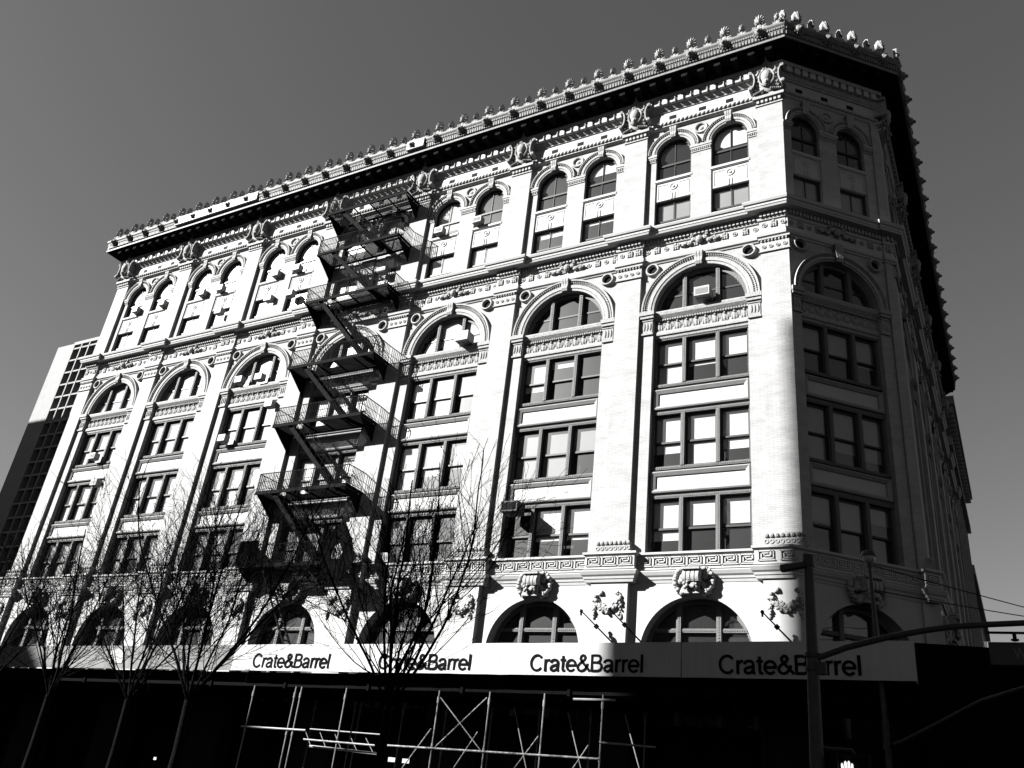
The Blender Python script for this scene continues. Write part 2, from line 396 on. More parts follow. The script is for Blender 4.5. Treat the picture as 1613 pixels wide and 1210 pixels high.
def leaf_band(w, yw, wi, hb):                             # band between the lunette and the top windows
    m = MB()
    prof = [(0.30,20.52),(0.42,20.56),(0.44,20.66),(0.50,20.70),(0.50,20.80),(0.46,20.92),(0.40,20.95),(0.40,21.40),(0.46,21.44),(0.46,21.50),(0.50,21.54),(0.60,21.66),(0.62,21.80),(0.60,21.86),(0.0,21.88)]
    vs = []; k = len(prof)
    for x in (-w, w):
        for d, z in prof: vs.append((x, yw+0.6-d, z))
    m.add(vs, [(j, k+j, k+j+1, j+1) for j in range(k-1)])
    n = int(2*w/0.11)
    for i in range(n):
        x = -w+2*w*(i+0.5)/n; m.box(x-0.028, x+0.028, yw+0.6-0.51, yw+0.6-0.45, 21.42, 21.50)
    n = int(2*w/0.4)
    for i in range(n):
        x = -w+2*w*(i+0.5)/n; y = yw+0.6-0.40
        m.ell((x, y, 21.16), (0.10, 0.07, 0.22), 8, 6); m.ell((x, y-0.05, 21.32), (0.06, 0.06, 0.06), 6, 4)
        for s in (-1, 1):
            m.ell((x+s*0.11, y, 21.12), (0.05, 0.05, 0.18), 6, 5); m.ell((x+s*0.18, y, 21.22), (0.035, 0.04, 0.15), 6, 4)
    for s in (-1, 1):                                 # capital on the jamb strip, stepping forward
        e_ = min(w+0.63, hb-0.07); a, b = (wi, e_) if s > 0 else (-e_, -wi)
        a, b = min(a, b), max(a, b); a += 0.0
        m.box(a, b, yw-0.08, yw+0.05, 20.72, 20.80); m.box(a+0.04, b-0.04, yw-0.035, yw+0.05, 20.80, 21.42)
        m.box(a+0.0, b, yw-0.07, yw+0.05, 21.42, 21.50); m.box(a-0.03, b+0.03, yw-0.14, yw+0.05, 21.52, 21.66); m.box(a-0.06, b+0.06, yw-0.19, yw+0.05, 21.66, 21.86)
        for x in ((a*3+b)/4, (a+b)/2, (a+3*b)/4):
            m.ell((x, yw-0.035, 21.14), (0.06, 0.05, 0.22), 6, 5)
    return m.mesh('leaf_band', 'carving')
def impost_band(x0, x1, y):                           # capital under the small arches
    m = MB(); m.box(x0, x1, y-0.04, y+0.02, 30.46, 30.52); m.box(x0-0.03, x1+0.03, y-0.09, y+0.02, 30.62, 30.72); m.box(x0-0.05, x1+0.05, y-0.12, y+0.02, 30.72, 30.86)
    n = max(3, int((x1-x0)/0.09))
    for i in range(n):
        x = x0+(x1-x0)*(i+0.5)/n; m.box(x-0.025, x+0.025, y-0.07, y+0.02, 30.53, 30.62)
    return m
def sill_panel(r, y):
    m = MB(); m.box(-r+0.001, r-0.001, y, y+0.3, 28.05, 29.12); m.box(-r-0.04, r+0.04, y-0.09, y+0.3, 29.16, 29.29); m.box(-r-0.0, r+0.0, y-0.05, y+0.28, 29.12, 29.16)
    rosette(m, 0, 28.78, 0.21, y)
    for x in (-0.07, 0.07): m.box(x-0.02, x+0.02, y-0.03, y, 28.06, 28.42)
    for x0, x1, z0, z1 in ((-r+0.1, -r+0.14, 28.2, 29.0), (r-0.14, r-0.1, 28.2, 29.0), (-r+0.1, -0.3, 28.96, 29.0), (0.3, r-0.1, 28.96, 29.0)): m.box(x0, x1, y-0.02, y, z0, z1)
    return m.mesh('sill_panel', 'plain_stone')
def spandrel_panel(w, y, z0, z1):
    fr_ = MB(); a = 0.2
    fr_.box(-w, w, y+0.02, y+0.2, z0, z1)
    X0, X1, Z0, Z1 = -w+0.06, w-0.06, z0+0.05, z1-0.05
    o4 = [(X0,Z0),(X1,Z0),(X1,Z1),(X0,Z1)]; r4 = [(X0+0.05,Z0+0.05),(X1-0.05,Z0+0.05),(X1-0.05,Z1-0.05),(X0+0.05,Z1-0.05)]
    i4 = [(X0+a,Z0+a*0.9),(X1-a,Z0+a*0.9),(X1-a,Z1-a*0.9),(X0+a,Z1-a*0.9)]
    for k in range(4):
        l = (k+1) % 4
        fr_.quad((o4[k][0],y+0.02,o4[k][1]), (o4[l][0],y+0.02,o4[l][1]), (o4[l][0],y-0.10,o4[l][1]), (o4[k][0],y-0.10,o4[k][1]))
        fr_.quad((o4[k][0],y-0.10,o4[k][1]), (o4[l][0],y-0.10,o4[l][1]), (r4[l][0],y-0.13,r4[l][1]), (r4[k][0],y-0.13,r4[k][1]))
        fr_.quad((r4[k][0],y-0.13,r4[k][1]), (r4[l][0],y-0.13,r4[l][1]), (i4[l][0],y-0.04,i4[l][1]), (i4[k][0],y-0.04,i4[k][1]))
        fr_.quad((i4[k][0],y-0.04,i4[k][1]), (i4[l][0],y-0.04,i4[l][1]), (i4[l][0],y+0.015,i4[l][1]), (i4[k][0],y+0.015,i4[k][1]))
    f = MB(); f.quad((i4[0][0],y+0.012,i4[0][1]), (i4[1][0],y+0.012,i4[1][1]), (i4[2][0],y+0.012,i4[2][1]), (i4[3][0],y+0.012,i4[3][1]))
    return fr_.mesh('spandrel_panel', 'panel_frame'), f.mesh('panel_field', 'panel_field')
def rope_bar(m, x0, x1, y, z0, z1, d=0.08):           # iron bar with a beaded face
    m.box(x0, x1, y-d, y+0.1, z0, z1); n = max(4, int((x1-x0)/0.085)); zc = (z0+z1)/2
    for i in range(n):
        x = x0+(x1-x0)*(i+0.5)/n; m.box(x-0.022, x+0.022, y-d-0.018, y-d+0.01, zc-0.03, zc+0.03)
MUL = 0.175
def triple_window(w, y, zb, zt):                      # frame, sashes, glass of the three-light windows
    mx = w*MUL*2; f = MB(); hd = 0.13
    rope_bar(f, -w, w, y+0.02, zt, zt+hd); rope_bar(f, -w, w, y+0.02, zb-hd, zb)
    xs = [(-w, -mx-0.08), (-mx+0.08, mx-0.08), (mx+0.08, w)]
    for x in (-mx, mx):
        f.box(x-0.075, x+0.075, y-0.09, y+0.12, zb, zt)
        n = int((zt-zb)/0.09)
        for i in range(n):
            z = zb+(zt-zb)*(i+0.5)/n; f.box(x-0.03, x+0.03, y-0.105, y-0.08, z-0.022, z+0.022)
    for s in (-1, 1): f.box(min(s*w, s*(w-0.1)), max(s*w, s*(w-0.1)), y-0.02, y+0.12, zb, zt)
    s_ = MB(); g = MB(); zm = zb+(zt-zb)*0.47
    for a, b in xs:
        a2, b2 = a+0.02, b-0.02
        if a == -w: a2 = a+0.12
        if b == w: b2 = b-0.12
        for z0, z1, yy in ((zb+0.02, zm+0.04, 0.17), (zm-0.04, zt-0.04, 0.11)):
            s_.box(a2, a2+0.05, y+yy-0.03, y+yy+0.03, z0, z1); s_.box(b2-0.05, b2, y+yy-0.03, y+yy+0.03, z0, z1)
            s_.box(a2+0.05, b2-0.05, y+yy-0.03, y+yy+0.03, z0, z0+0.08); s_.box(a2+0.05, b2-0.05, y+yy-0.03, y+yy+0.03, z1-0.07, z1)
            g.quad((a2+0.04,y+yy,z0), (b2-0.04,y+yy,z0), (b2-0.04,y+yy,z1), (a2+0.04,y+yy,z1))
    return f.mesh('window', 'iron_frame'), s_.mesh('sash', 'sash'), g.mesh('pane', 'glass'), xs
def lunette(R, y, zs, trans=0.0, zlow=None):          # fan of three lights in a big arch
    f = MB(); s_ = MB(); g = MB(); q = 0.36*R
    z0 = zlow if zlow is not None else zs
    for x in (-q, q):
        zt = zs+math.sqrt(R*R-x*x); f.box(x-0.085, x+0.085, y-0.12, y+0.1, z0, zt)
        for i in range(int((zt-z0)/0.1)):
            z = z0+0.1*i+0.05; f.box(x-0.035, x+0.035, y-0.14, y-0.11, z-0.022, z+0.022)
    if trans: rope_bar(f, -math.sqrt(R*R-trans*trans), math.sqrt(R*R-trans*trans), y+0.02, zs+trans-0.07, zs+trans+0.07)
    f.arc(0, zs, [(R+0.02, y-0.03), (R-0.16, y-0.03), (R-0.16, y+0.08)], n=32)
    if zlow is None:
        zz = zs+0.42*R
        for a, b in ((-math.sqrt(R*R-(0.42*R)**2)+0.1, -q-0.08), (-q+0.08, q-0.08), (q+0.08, math.sqrt(R*R-(0.42*R)**2)-0.1)): s_.box(a, b, y+0.06, y+0.12, zz-0.04, zz+0.04)
        s_.box(-R+0.05, R-0.05, y+0.05, y+0.12, zs, zs+0.07)
    else:
        for s in (-1, 1): f.box(min(s*R, s*(R-0.16)), max(s*R, s*(R-0.16)), y-0.03, y+0.1, z0, zs)
    n = 26; p = [(-(R-0.1)*cos(pi*i/n), zs+(R-0.1)*sin(pi*i/n)) for i in range(n+1)]
    g.add([(a, y+0.09, b) for a, b in p]+[(R-0.1, y+0.09, z0), (-R+0.1, y+0.09, z0)], [tuple(range(n+3))])
    if not s_.v: s_.box(-q, q, y+0.05, y+0.11, zs-0.04, zs)
    return f.mesh('lunette_window', 'iron_frame'), s_.mesh('sash', 'sash'), g.mesh('pane', 'glass')
def small_arch_window(r, y):
    f = MB(); g = MB(); zs, zb, zm = 30.87, 29.29, 30.27
    f.arc(0, zs, [(r, y-0.02), (r-0.1, y-0.02), (r-0.1, y+0.1)], n=20)
    for s in (-1, 1): f.box(min(s*r, s*(r-0.1)), max(s*r, s*(r-0.1)), y-0.02, y+0.1, zb, zs)
    f.box(-r+0.1, r-0.1, y-0.01, y+0.08, zm-0.05, zm+0.05); f.box(-r+0.1, r-0.1, y+0.0, y+0.08, zb, zb+0.09)
    f.box(-0.015, 0.015, y+0.01, y+0.06, zb+0.09, zs+r-0.1)
    n = 18; p = [(-(r-0.08)*cos(pi*i/n), zs+(r-0.08)*sin(pi*i/n)) for i in range(n+1)]
    g.add([(a, y+0.05, b) for a, b in p]+[(r-0.08, y+0.05, zb), (-r+0.08, y+0.05, zb)], [tuple(range(n+3))])
    return f.mesh('arched_window', 'sash'), g.mesh('pane', 'glass')
def square_window(r, y):
    f = MB(); g = MB(); zb, zt = 26.14, 28.06; zm = 26.9
    for s in (-1, 1): f.box(min(s*r, s*(r-0.09)), max(s*r, s*(r-0.09)), y-0.02, y+0.1, zb, zt)
    f.box(-r+0.09, r-0.09, y-0.02, y+0.1, zt-0.1, zt); f.box(-r+0.09, r-0.09, y-0.02, y+0.1, zb, zb+0.1); f.box(-r+0.09, r-0.09, y+0.0, y+0.09, zm-0.045, zm+0.045)
    f.box(-0.015, 0.015, y+0.02, y+0.07, zb+0.1, zt-0.1)
    g.quad((-r+0.08,y+0.06,zb), (r-0.08,y+0.06,zb), (r-0.08,y+0.06,zt), (-r+0.08,y+0.06,zt))
    return f.mesh('square_window', 'sash'), g.mesh('pane', 'glass')

# ---- kits for the long front (also used on the side street) and the narrower cut corner
def kit(hb, R, Ro, off, r, ro, dw, w3, Rg, zsg, gw):
    yw = -dw; yg = yw+0.28; k = dict(hb=hb, R=R, off=off, r=r, dw=dw, yw=yw, yg=yg, w3=w3, Rg=Rg)
    k['wall'] = bay_wall(hb, R, 21.86, off, r, dw); k['gwall'] = ground_wall(gw, Rg, zsg, 0.0)
    k['arch'] = arch_surround(R, Ro, 21.86, yw); k['key'] = keystone_mesh(21.86+R-0.06, 24.50, 0.15, 0.21, yw, 0.27)
    k['round'] = roundel_mesh(0.34, yw, False); k['eye'] = eye_mesh(0.34, yw)
    k['leaf'] = leaf_band(R, yw, R, hb)
    sm = MB()
    k['sarch'] = arch_surround(r, ro, 30.87, yw); k['skey'] = keystone_mesh(30.87+r-0.05, 32.30, 0.13, 0.18, yw, 0.24)
    k['sround'] = roundel_mesh(0.33, yw, True)
    e = off-r
    k['impost'] = [impost_band(a_, b_, yw).mesh('impost_band', 'terracotta') for a_, b_ in ((-e, e), (off+r, hb-0.03), (-hb+0.03, -off-r))]
    k['sill'] = sill_panel(r, yw+0.06)
    k['pA'], k['fA'] = spandrel_panel(w3, yw+0.25, 17.10, 18.12); k['pB'], k['fB'] = spandrel_panel(w3, yw+0.25, 13.45, 14.45)
    for nme, zb, zt in (('A', 18.34, 20.48), ('B', 14.62, 16.93), ('C', 11.0, 13.28)):
        k['w'+nme] = triple_window(w3, yg, zb, zt)
    k['lun'] = lunette(R, yg, 21.86)
    k['gl'] = lunette(Rg, 0.52, zsg, 0.92, 5.0)
    k['sa'] = small_arch_window(r, yw+0.2); k['sq'] = square_window(r, yw+0.2)
    return k
K1 = kit(HB, 2.05, 2.60, 1.35, 0.87, 1.27, -0.18, 2.05, 2.05, 7.29, 2.52)
K2 = kit(2.32, 1.84, 2.19, 1.165, 0.72, 1.05, -0.09, 1.84, 1.95, 7.40, 2.32)
ROWZ = {'A': (18.34, 20.48), 'B': (14.62, 16.93), 'C': (11.0, 13.28)}
def blind(parent, x0, x1, y, z0, z1, grey=False):
    m = MB(); m.box(x0, x1, y, y+0.012, z0, z1); m.box(x0, x1, y-0.008, y+0.02, z0, z0+0.03)
    obj('blind', m.mesh('blind', 'grey_blind' if grey else 'blind'), parent)
def place_bay(f, sc, k, cfg=None):
    T = FAC[f] @ Matrix.Translation((sc, 0, 0))
    def at(nm, me, dx=0, dz=0, par=building): return obj(nm, me, par, mw=T @ Matrix.Translation((dx, 0, dz)))
    at('bay_wall', k['wall']); at('ground_wall', k['gwall']); at('arch_surround', k['arch']); at('keystone', k['key']); at('leaf_band', k['leaf'])
    for s in (-1, 1):
        rd = at('roundel', k['round'], s*(k['hb']-0.52), 24.06); obj('bowl_shade', k['eye'], rd)
        at('small_arch_surround', k['sarch'], s*k['off']); at('small_keystone', k['skey'], s*k['off']); at('sill_panel', k['sill'], s*k['off'])
    at('boss_roundel', k['sround'], 0, 31.88); [at('impost_band', q) for q in k['impost']]
    for a, b in (('pA', 'fA'), ('pB', 'fB')):
        p = at('spandrel_panel', k[a]); obj('panel_field', k[b], p)
    cfg = cfg or {}
    for n in 'ABC':
        fm, sm_, gm, xs = k['w'+n]; wdw = at('window', fm); obj('sash', sm_, wdw); obj('pane', gm, wdw)
        zb, zt = ROWZ[n]
        for (x0, x1), dr in zip(xs, cfg.get(n, (0,0,0))):
            if dr: blind(wdw, x0+0.03, x1-0.03, k['yg']+0.205, zt-(zt-zb)*abs(dr), zt, dr < 0)
    fm, sm_, gm = k['lun']; wdw = at('lunette_window', fm); obj('sash', sm_, wdw); obj('pane', gm, wdw)
    for i, dr in enumerate(cfg.get('L', (0,0,0))):
        if dr:
            q = 0.36*k['R']; x0, x1 = ((-k['R']+0.1, -q-0.05), (-q+0.05, q-0.05), (q+0.05, k['R']-0.1))[i]
            m = MB(); R = k['R']-0.08; n = 10; y = k['yg']+0.13; zl = 21.9+(1-abs(dr))*R
            for j in range(n):
                xa, xb = x0+(x1-x0)*j/n, x0+(x1-x0)*(j+1)/n; za, zb_ = 21.86+math.sqrt(max(0, R*R-xa*xa)), 21.86+math.sqrt(max(0, R*R-xb*xb))
                if za > zl and zb_ > zl: m.quad((xa,y,zl), (xb,y,zl), (xb,y,zb_), (xa,y,za))
            if m.v: obj('blind', m.mesh('blind', 'blind' if dr > 0 else 'grey_blind'), wdw)
    fm, sm_, gm = k['gl']; wdw = at('ground_window', fm); obj('sash', sm_, wdw); obj('pane', gm, wdw)
    for j, s in enumerate((-1, 1)):
        fm, gm = k['sa']; wdw = at('arched_window', fm, s*k['off']); obj('pane', gm, wdw)
        dr = cfg.get('T', (0,0))[j]
        if dr:
            m = MB(); r = k['r']-0.06; y = k['yw']+0.28; n = 12; zl = 31.7-dr*2.4; zl = max(zl, 29.3)
            for i in range(n):
                xa, xb = -r+2*r*i/n, -r+2*r*(i+1)/n; za, zb_ = 30.87+math.sqrt(max(0, r*r-xa*xa)), 30.87+math.sqrt(max(0, r*r-xb*xb))
                m.quad((xa,y,zl), (xb,y,zl), (xb,y,zb_), (xa,y,za))
            obj('blind', m.mesh('blind', 'blind'), wdw)
        fm, gm = k['sq']; wdw = at('square_window', fm, s*k['off']); obj('pane', gm, wdw)
        dr = cfg.get('Q', (0,0))[j]
        if dr: blind(wdw, -k['r']+0.06, k['r']-0.06, k['yw']+0.30, 28.0-1.85*abs(dr), 28.0, dr < 0)
CFG = {0: dict(A=(1,.62,.5), B=(.72,1,.74), C=(.72,.47,.47), T=(0,.5), Q=(-.9,-1)),
       1: dict(A=(.7,.2,0), B=(-.95,-1,-.5), C=(0,.62,.62), T=(0,.35), Q=(.2,.12)),
       2: dict(A=(.55,1,.55), B=(1,.7,-.6), C=(0,-.4,0), L=(0,.8,1), T=(.8,0), Q=(-.5,.95)),
       3: dict(A=(0,1,0), B=(1,0,1), C=(0,0,.5), L=(0,0,0), T=(.7,.7), Q=(.5,1)),
       4: dict(A=(1,1,1), B=(1,1,.6), C=(-.8,-.7,0), L=(1,1,1), T=(1,.8), Q=(1,1)),
       5: dict(A=(1,1,1), B=(1,1,1), C=(-1,-.5,-1), L=(1,1,1), T=(1,1), Q=(1,1)),
       6: dict(A=(1,1,1), B=(1,1,.9), C=(-1,-1,-1), L=(1,1,1), T=(1,1), Q=(1,1))}
CH_CFG = dict(A=(-.5,-.55,-.6), B=(-1,-.75,-.8), C=(-.45,-.5,-.3), Q=(-.85,-.85))
for i in range(7): place_bay(1, -P*i-P/2, K1, CFG[i])
place_bay(2, 2.34, K2, CH_CFG)
for i in range(5): place_bay(3, HP+P*i+P/2, K1)

# ---- pilasters, with base blocks, capitals, cartouches and garlands
def pier_mesh(x0, x1):
    m = MB(); m.box(x0, x1, 0, 0.55, 10.9, 32.05); return m.mesh('pilaster', 'brick')
def ground_pier(x0, x1): return MB().box(x0, x1, -0.27, 0.4, 5.8, 9.9).mesh('ground_pier', 'plain_stone')
def cap_mesh(x0, x1):
    m = MB(); m.box(x0-0.04, x1+0.04, -0.05, 0.4, 32.0, 32.06); m.box(x0-0.02, x1+0.02, -0.04, 0.4, 32.06, 32.12); m.box(x0-0.05, x1+0.05, -0.09, 0.4, 32.26, 32.34); m.box(x0-0.13, x1+0.13, -0.19, 0.4, 32.34, 32.52)
    n = max(4, int((x1-x0)/0.17))
    for i in range(n):
        x = x0+(x1-x0)*(i+0.5)/n; m.box(x-0.055, x+0.055, -0.12, 0.3, 32.12, 32.26)
    return m.mesh('capital', 'terracotta')
def necking(x0, x1):                                  # rosette block below the belt course
    m = MB(); m.box(x0-0.03, x1+0.03, -0.035, 0.4, 23.76, 24.2); m.box(x0-0.06, x1+0.06, -0.07, 0.4, 23.72, 23.76); m.box(x0-0.07, x1+0.07, -0.09, 0.4, 24.34, 24.42)
    for i in range(4): rosette(m, x0+(x1-x0)*(i+0.5)/4, 23.98, 0.095, -0.035)
    n = int((x1-x0)/0.13)
    for i in range(n):
        x = x0+(x1-x0)*(i+0.5)/n; m.ell((x, -0.06, 24.27), (0.05, 0.05, 0.06), 6, 4)
    return m.mesh('necking', 'terracotta')
def pedestal(x0, x1):                                 # carved base of the brick shaft
    m = MB(); m.box(x0-0.16, x1+0.16, -0.16, 0.4, 10.95, 11.08); m.box(x0-0.12, x1+0.12, -0.12, 0.4, 11.08, 11.30); m.box(x0-0.08, x1+0.08, -0.09, 0.4, 11.30, 11.50)
    n = int((x1-x0)/0.16)
    for i in range(n+1):
        x = x0-0.06+(x1-x0+0.12)*i/n; m.ell((x, -0.11, 11.41), (0.09, 0.07, 0.085), 7, 4); m.disc_lathe(x, 11.19, [(0.085, -0.12), (0.08, -0.145), (0.05, -0.145), (0.04, -0.125)], 8)
    return m.mesh('pedestal', 'carving')
def cartouche():
    m = MB(); R = random.Random(3)
    m.ell((0,-0.14,33.35), (0.62,0.20,0.80), 16, 10)
    m.ell((0,-0.40,33.40), (0.25,0.19,0.36), 16, 10); m.ell((0,-0.36,33.12), (0.20,0.17,0.30), 12, 8)
    m.tube([(0.34*cos(a), -0.37, 33.36+0.50*sin(a)) for a in [2*pi*i/28 for i in range(29)]], 0.045, 6, False)
    m.tube([(0.43*cos(a), -0.27, 33.34+0.60*sin(a)) for a in [pi*0.05+pi*0.9*i/20 for i in range(21)]], 0.04, 6, False)
    for s in (-1, 1):
        pts = [(s*(0.72-0.20*sin(a)), 33.34-0.52*cos(a)) for a in [pi*i/16 for i in range(17)]]      # deep C shaped side scroll
        for (a, b) in zip(pts[:-1], pts[1:]):
            for o0, o1 in ((0.0, 0.06),): m.add([(a[0],0.08,a[1]),(b[0],0.08,b[1]),(b[0],-0.44,b[1]),(a[0],-0.44,a[1]),(a[0]+s*o1,0.08,a[1]),(b[0]+s*o1,0.08,b[1]),(b[0]+s*o1,-0.44,b[1]),(a[0]+s*o1,-0.44,a[1])], [(0,1,2,3),(4,7,6,5),(3,2,6,7)])
        m.disc_lathe(s*0.73, 33.84, [(0.09,0.08),(0.09,-0.44),(0.05,-0.46),(0.02,-0.44)], 10); m.disc_lathe(s*0.73, 32.86, [(0.10,0.08),(0.10,-0.46),(0.06,-0.48),(0.02,-0.46)], 10)
        for q in range(11):                            # leaves climbing between shield and scroll
            z = 32.62+0.125*q; m.ell((s*(0.50-0.012*q+0.04*sin(q*2.1)), -0.24-0.06*(q%2), z), (0.075,0.07,0.05), 6, 4, Matrix.Rotation(s*(0.6-0.25*(q%3)), 3, 'Y'))
        for q in range(6): m.ell((s*(0.18+0.085*q), -0.30+0.015*q, 32.66-0.012*q), (0.06,0.08,0.055), 6, 4)
        for q in range(7): m.ell((s*(0.12+0.05*q), -0.30+0.015*q, 34.36-0.09*q), (0.06,0.08,0.05), 6, 4, Matrix.Rotation(s*0.8, 3, 'Y'))
    for q in range(5):
        for s in (-1, 0, 1): m.ell((s*(0.13-0.02*q), -0.36+0.01*abs(s)*4, 33.96+0.12*q), (0.055,0.09,0.085), 6, 4)
    m.ell((0,-0.36,34.60), (0.07,0.07,0.13), 7, 5); m.ell((0,-0.48,33.02), (0.07,0.07,0.12), 7, 5)
    m.box(-0.60, 0.60, -0.18, 0.1, 32.52, 32.58)
    return m.mesh('cartouche', 'carving', True)
def garland():
    m = MB(); R = random.Random(5); y = -0.29
    for i in range(40):
        t_ = i/39; x = -0.47+0.94*t_; m.ell((x, y+0.01, 9.24-0.44*(1-(2*t_-1)**2)), 0.07+0.09*(1-abs(2*t_-1)), 7, 5)
    for i in range(34):
        t_ = i/33; x = -0.5+t_; z = 9.22-0.42*(1-(2*t_-1)**2); k = 0.08+0.07*(1-abs(2*t_-1))
        for q in range(3): m.ell((x+R.uniform(-.05,.05), y-R.uniform(0,.10), z+R.uniform(-k,k)), R.uniform(.05,.085), 6, 4)
    for s in (-1, 1):
        for q in range(9): m.ell((s*(0.52+R.uniform(-.06,.06)), y-R.uniform(0,.06), 9.30-q*0.085), R.uniform(.04,.075), 6, 4)
        for q in range(5): m.ell((s*(0.36+R.uniform(-.1,.1)), y-R.uniform(0,.05), 9.42+R.uniform(-.07,.05)), R.uniform(.05,.08), 6, 4)
        m.ell((s*0.54, y, 8.55), (0.07,0.05,0.13), 6, 4)
    return m.mesh('garland', 'terracotta', True)
def big_keystone():
    m = MB()
    for i in range(12):                               # rolled fluted scroll
        a0, a1 = -0.5+2.4*i/12, -0.5+2.4*(i+1)/12
        for k in range(4):
            x0, x1 = -0.32+0.16*k+0.01, -0.32+0.16*(k+1)-0.025
            p = [(-0.10-0.52*cos(a), 9.9+0.36*sin(a)) for a in (a0, a1)]
            m.add([(x0,p[0][0],p[0][1]),(x1,p[0][0],p[0][1]),(x1,p[1][0],p[1][1]),(x0,p[1][0],p[1][1]),(x0,0.1,p[0][1]),(x1,0.1,p[0][1]),(x1,0.1,p[1][1]),(x0,0.1,p[1][1])], [(0,1,2,3),(0,3,7,4),(1,5,6,2)])
        p = [(-0.10-0.47*cos(a), 9.9+0.34*sin(a)) for a in (a0, a1)]
        m.add([(-0.32,p[0][0],p[0][1]),(0.32,p[0][0],p[0][1]),(0.32,p[1][0],p[1][1]),(-0.32,p[1][0],p[1][1]),(-0.32,0.1,p[0][1]),(0.32,0.1,p[0][1]),(0.32,0.1,p[1][1]),(-0.32,0.1,p[1][1])], [(0,1,2,3),(0,3,7,4),(1,5,6,2)])
    m.box(-0.27, 0.27, -0.4, 0.1, 9.34, 9.78); m.box(-0.33, 0.33, -0.62, 0.1, 10.16, 10.24)
    R = random.Random(9)
    for s in (-1, 1):
        for q in range(16):
            a = pi*q/15; m.ell((s*(0.40+0.30*sin(a)), -0.12-R.uniform(0,.12), 9.85-0.42*cos(a)), (0.10,0.10,0.09), 6, 4)
        for q in range(8): m.ell((s*(0.42+R.uniform(-.12,.12)), -0.2, 9.55+R.uniform(-.2,.45)), (0.12,0.13,0.12), 6, 4)
        m.ell((s*0.50,-0.1,9.42), (0.16,0.12,0.08), 7, 4)
    for q in range(14): m.ell((R.uniform(-.25,.25), -0.46-R.uniform(0,.1), 9.62+R.uniform(-.12,.08)), R.uniform(.05,.09), 6, 4)
    return m.mesh('scroll_keystone', 'terracotta', True)
ME = dict(pier=pier_mesh(-HP, HP), gp=ground_pier(-0.75, 0.75), cap=cap_mesh(-HP, HP), neck=necking(-HP, HP), ped=pedestal(-HP, HP), cart=cartouche(), gar=garland(), bk=big_keystone())
ME['foot'] = MB().box(-1.0, 1.0, -0.2, 0.6, 0, 6.0).mesh('pier_foot', 'shaded_pier')
gp_end = ground_pier(-0.75, HP)
def place_pier(f, sc, corner=False):
    T = FAC[f] @ Matrix.Translation((sc, 0, 0))
    p = obj('pilaster', ME['pier'], building, mw=T)
    for nm, k in (('capital', 'cap'), ('necking', 'neck'), ('pedestal', 'ped'), ('cartouche', 'cart')): obj(nm, ME[k], p)
    g = obj('ground_pier', gp_end if corner else ME['gp'], building, mw=T); obj('garland', ME['gar'], g); obj('pier_foot', MB().box(-1.0, HP if corner else 1.0, -0.2, 0.6, 0, 6.0).mesh('pier_foot', 'shaded_pier') if corner else ME['foot'], building, mw=T)
for k in range(8): place_pier(1, -P*k, k == 0)
for k in range(6): place_pier(3, HP+P*k, False)
for i in range(7): obj('scroll_keystone', ME['bk'], building, mw=Matrix.Translation((-P*i-P/2, 0, 0)))
obj('scroll_keystone', ME['bk'], building, mw=FAC[2] @ Matrix.Translation((2.34, 0, 0)))
for i in range(5): obj('scroll_keystone', ME['bk'], building, mw=FAC[3] @ Matrix.Translation((HP+P*i+P/2, 0, 0)))
# right end of the cut corner
e = MB(); e.box(LCH-0.42, LCH-0.003, 0.003, 0.6, 10.9, 32.4); obj('corner_pilaster', e.mesh('corner_pilaster', 'brick'), building, mw=FAC[2])
e = MB(); e.box(LCH-0.5, LCH, -0.1, 0.6, 5.8, 9.9); obj('corner_pier', e.mesh('corner_pier', 'plain_stone'), building, mw=FAC[2])

# ---- base course with a Greek key
sB = steps(0.97, 0.34, 0.02, 0.02)
m = MB(); sweep(m, path(sB), [(-0.4,9.80),(0.0,9.82),(0.03,9.92),(0.06,9.94),(0.08,10.02),(0.14,10.08),(0.20,10.20),(0.20,10.235),(0.04,10.24),(0.04,10.29),(0.07,10.31),(0.07,10.36),(0.04,10.38),(0.04,10.82),(0.08,10.84),(0.13,10.88),(0.13,10.96),(-0.3,10.965)])
base_course = obj('base_course', m.mesh('base_course', 'plain_stone'), building)
m = MB()
def key_unit(f, s, d):
    w = 0.30; u = 0.035; d0, d1 = d+0.04, d+0.085; z0, z1 = 10.42, 10.78
    def bx(a, b, p, q): fbox(m, f, s+a, s+b, d0, d1, p, q)
    bx(-w, w, z0-0.0, z0+u); bx(-w, -w+u, z0, z1); bx(-w, w*0.55, z1-u, z1); bx(w*0.55-u, w*0.55, z0+0.15, z1); bx(-w*0.35, w*0.55, z0+0.15, z0+0.15+u); bx(-w*0.35, -w*0.35+u, z0+0.15, z0+0.26)
    bx(-w*0.66, w*0.2, z1-0.075-u, z1-0.075); bx(-w*0.66, -w*0.66+u, z0+0.075, z1-0.075); bx(-w*0.66, w*0.85, z0+0.075-u*0.4, z0+0.075+u*0.6); bx(w*0.85-u, w*0.85, z0+0.075, z1); bx(w*0.55+0.03, w*0.85, z1-u, z1)
along([s for s in sB if s[0] == 1 or (s[0] == 2) or (s[0] == 3 and s[1] < 9)], key_unit, 0.62)
obj('greek_key', m.mesh('greek_key', 'plain_stone'), base_course)

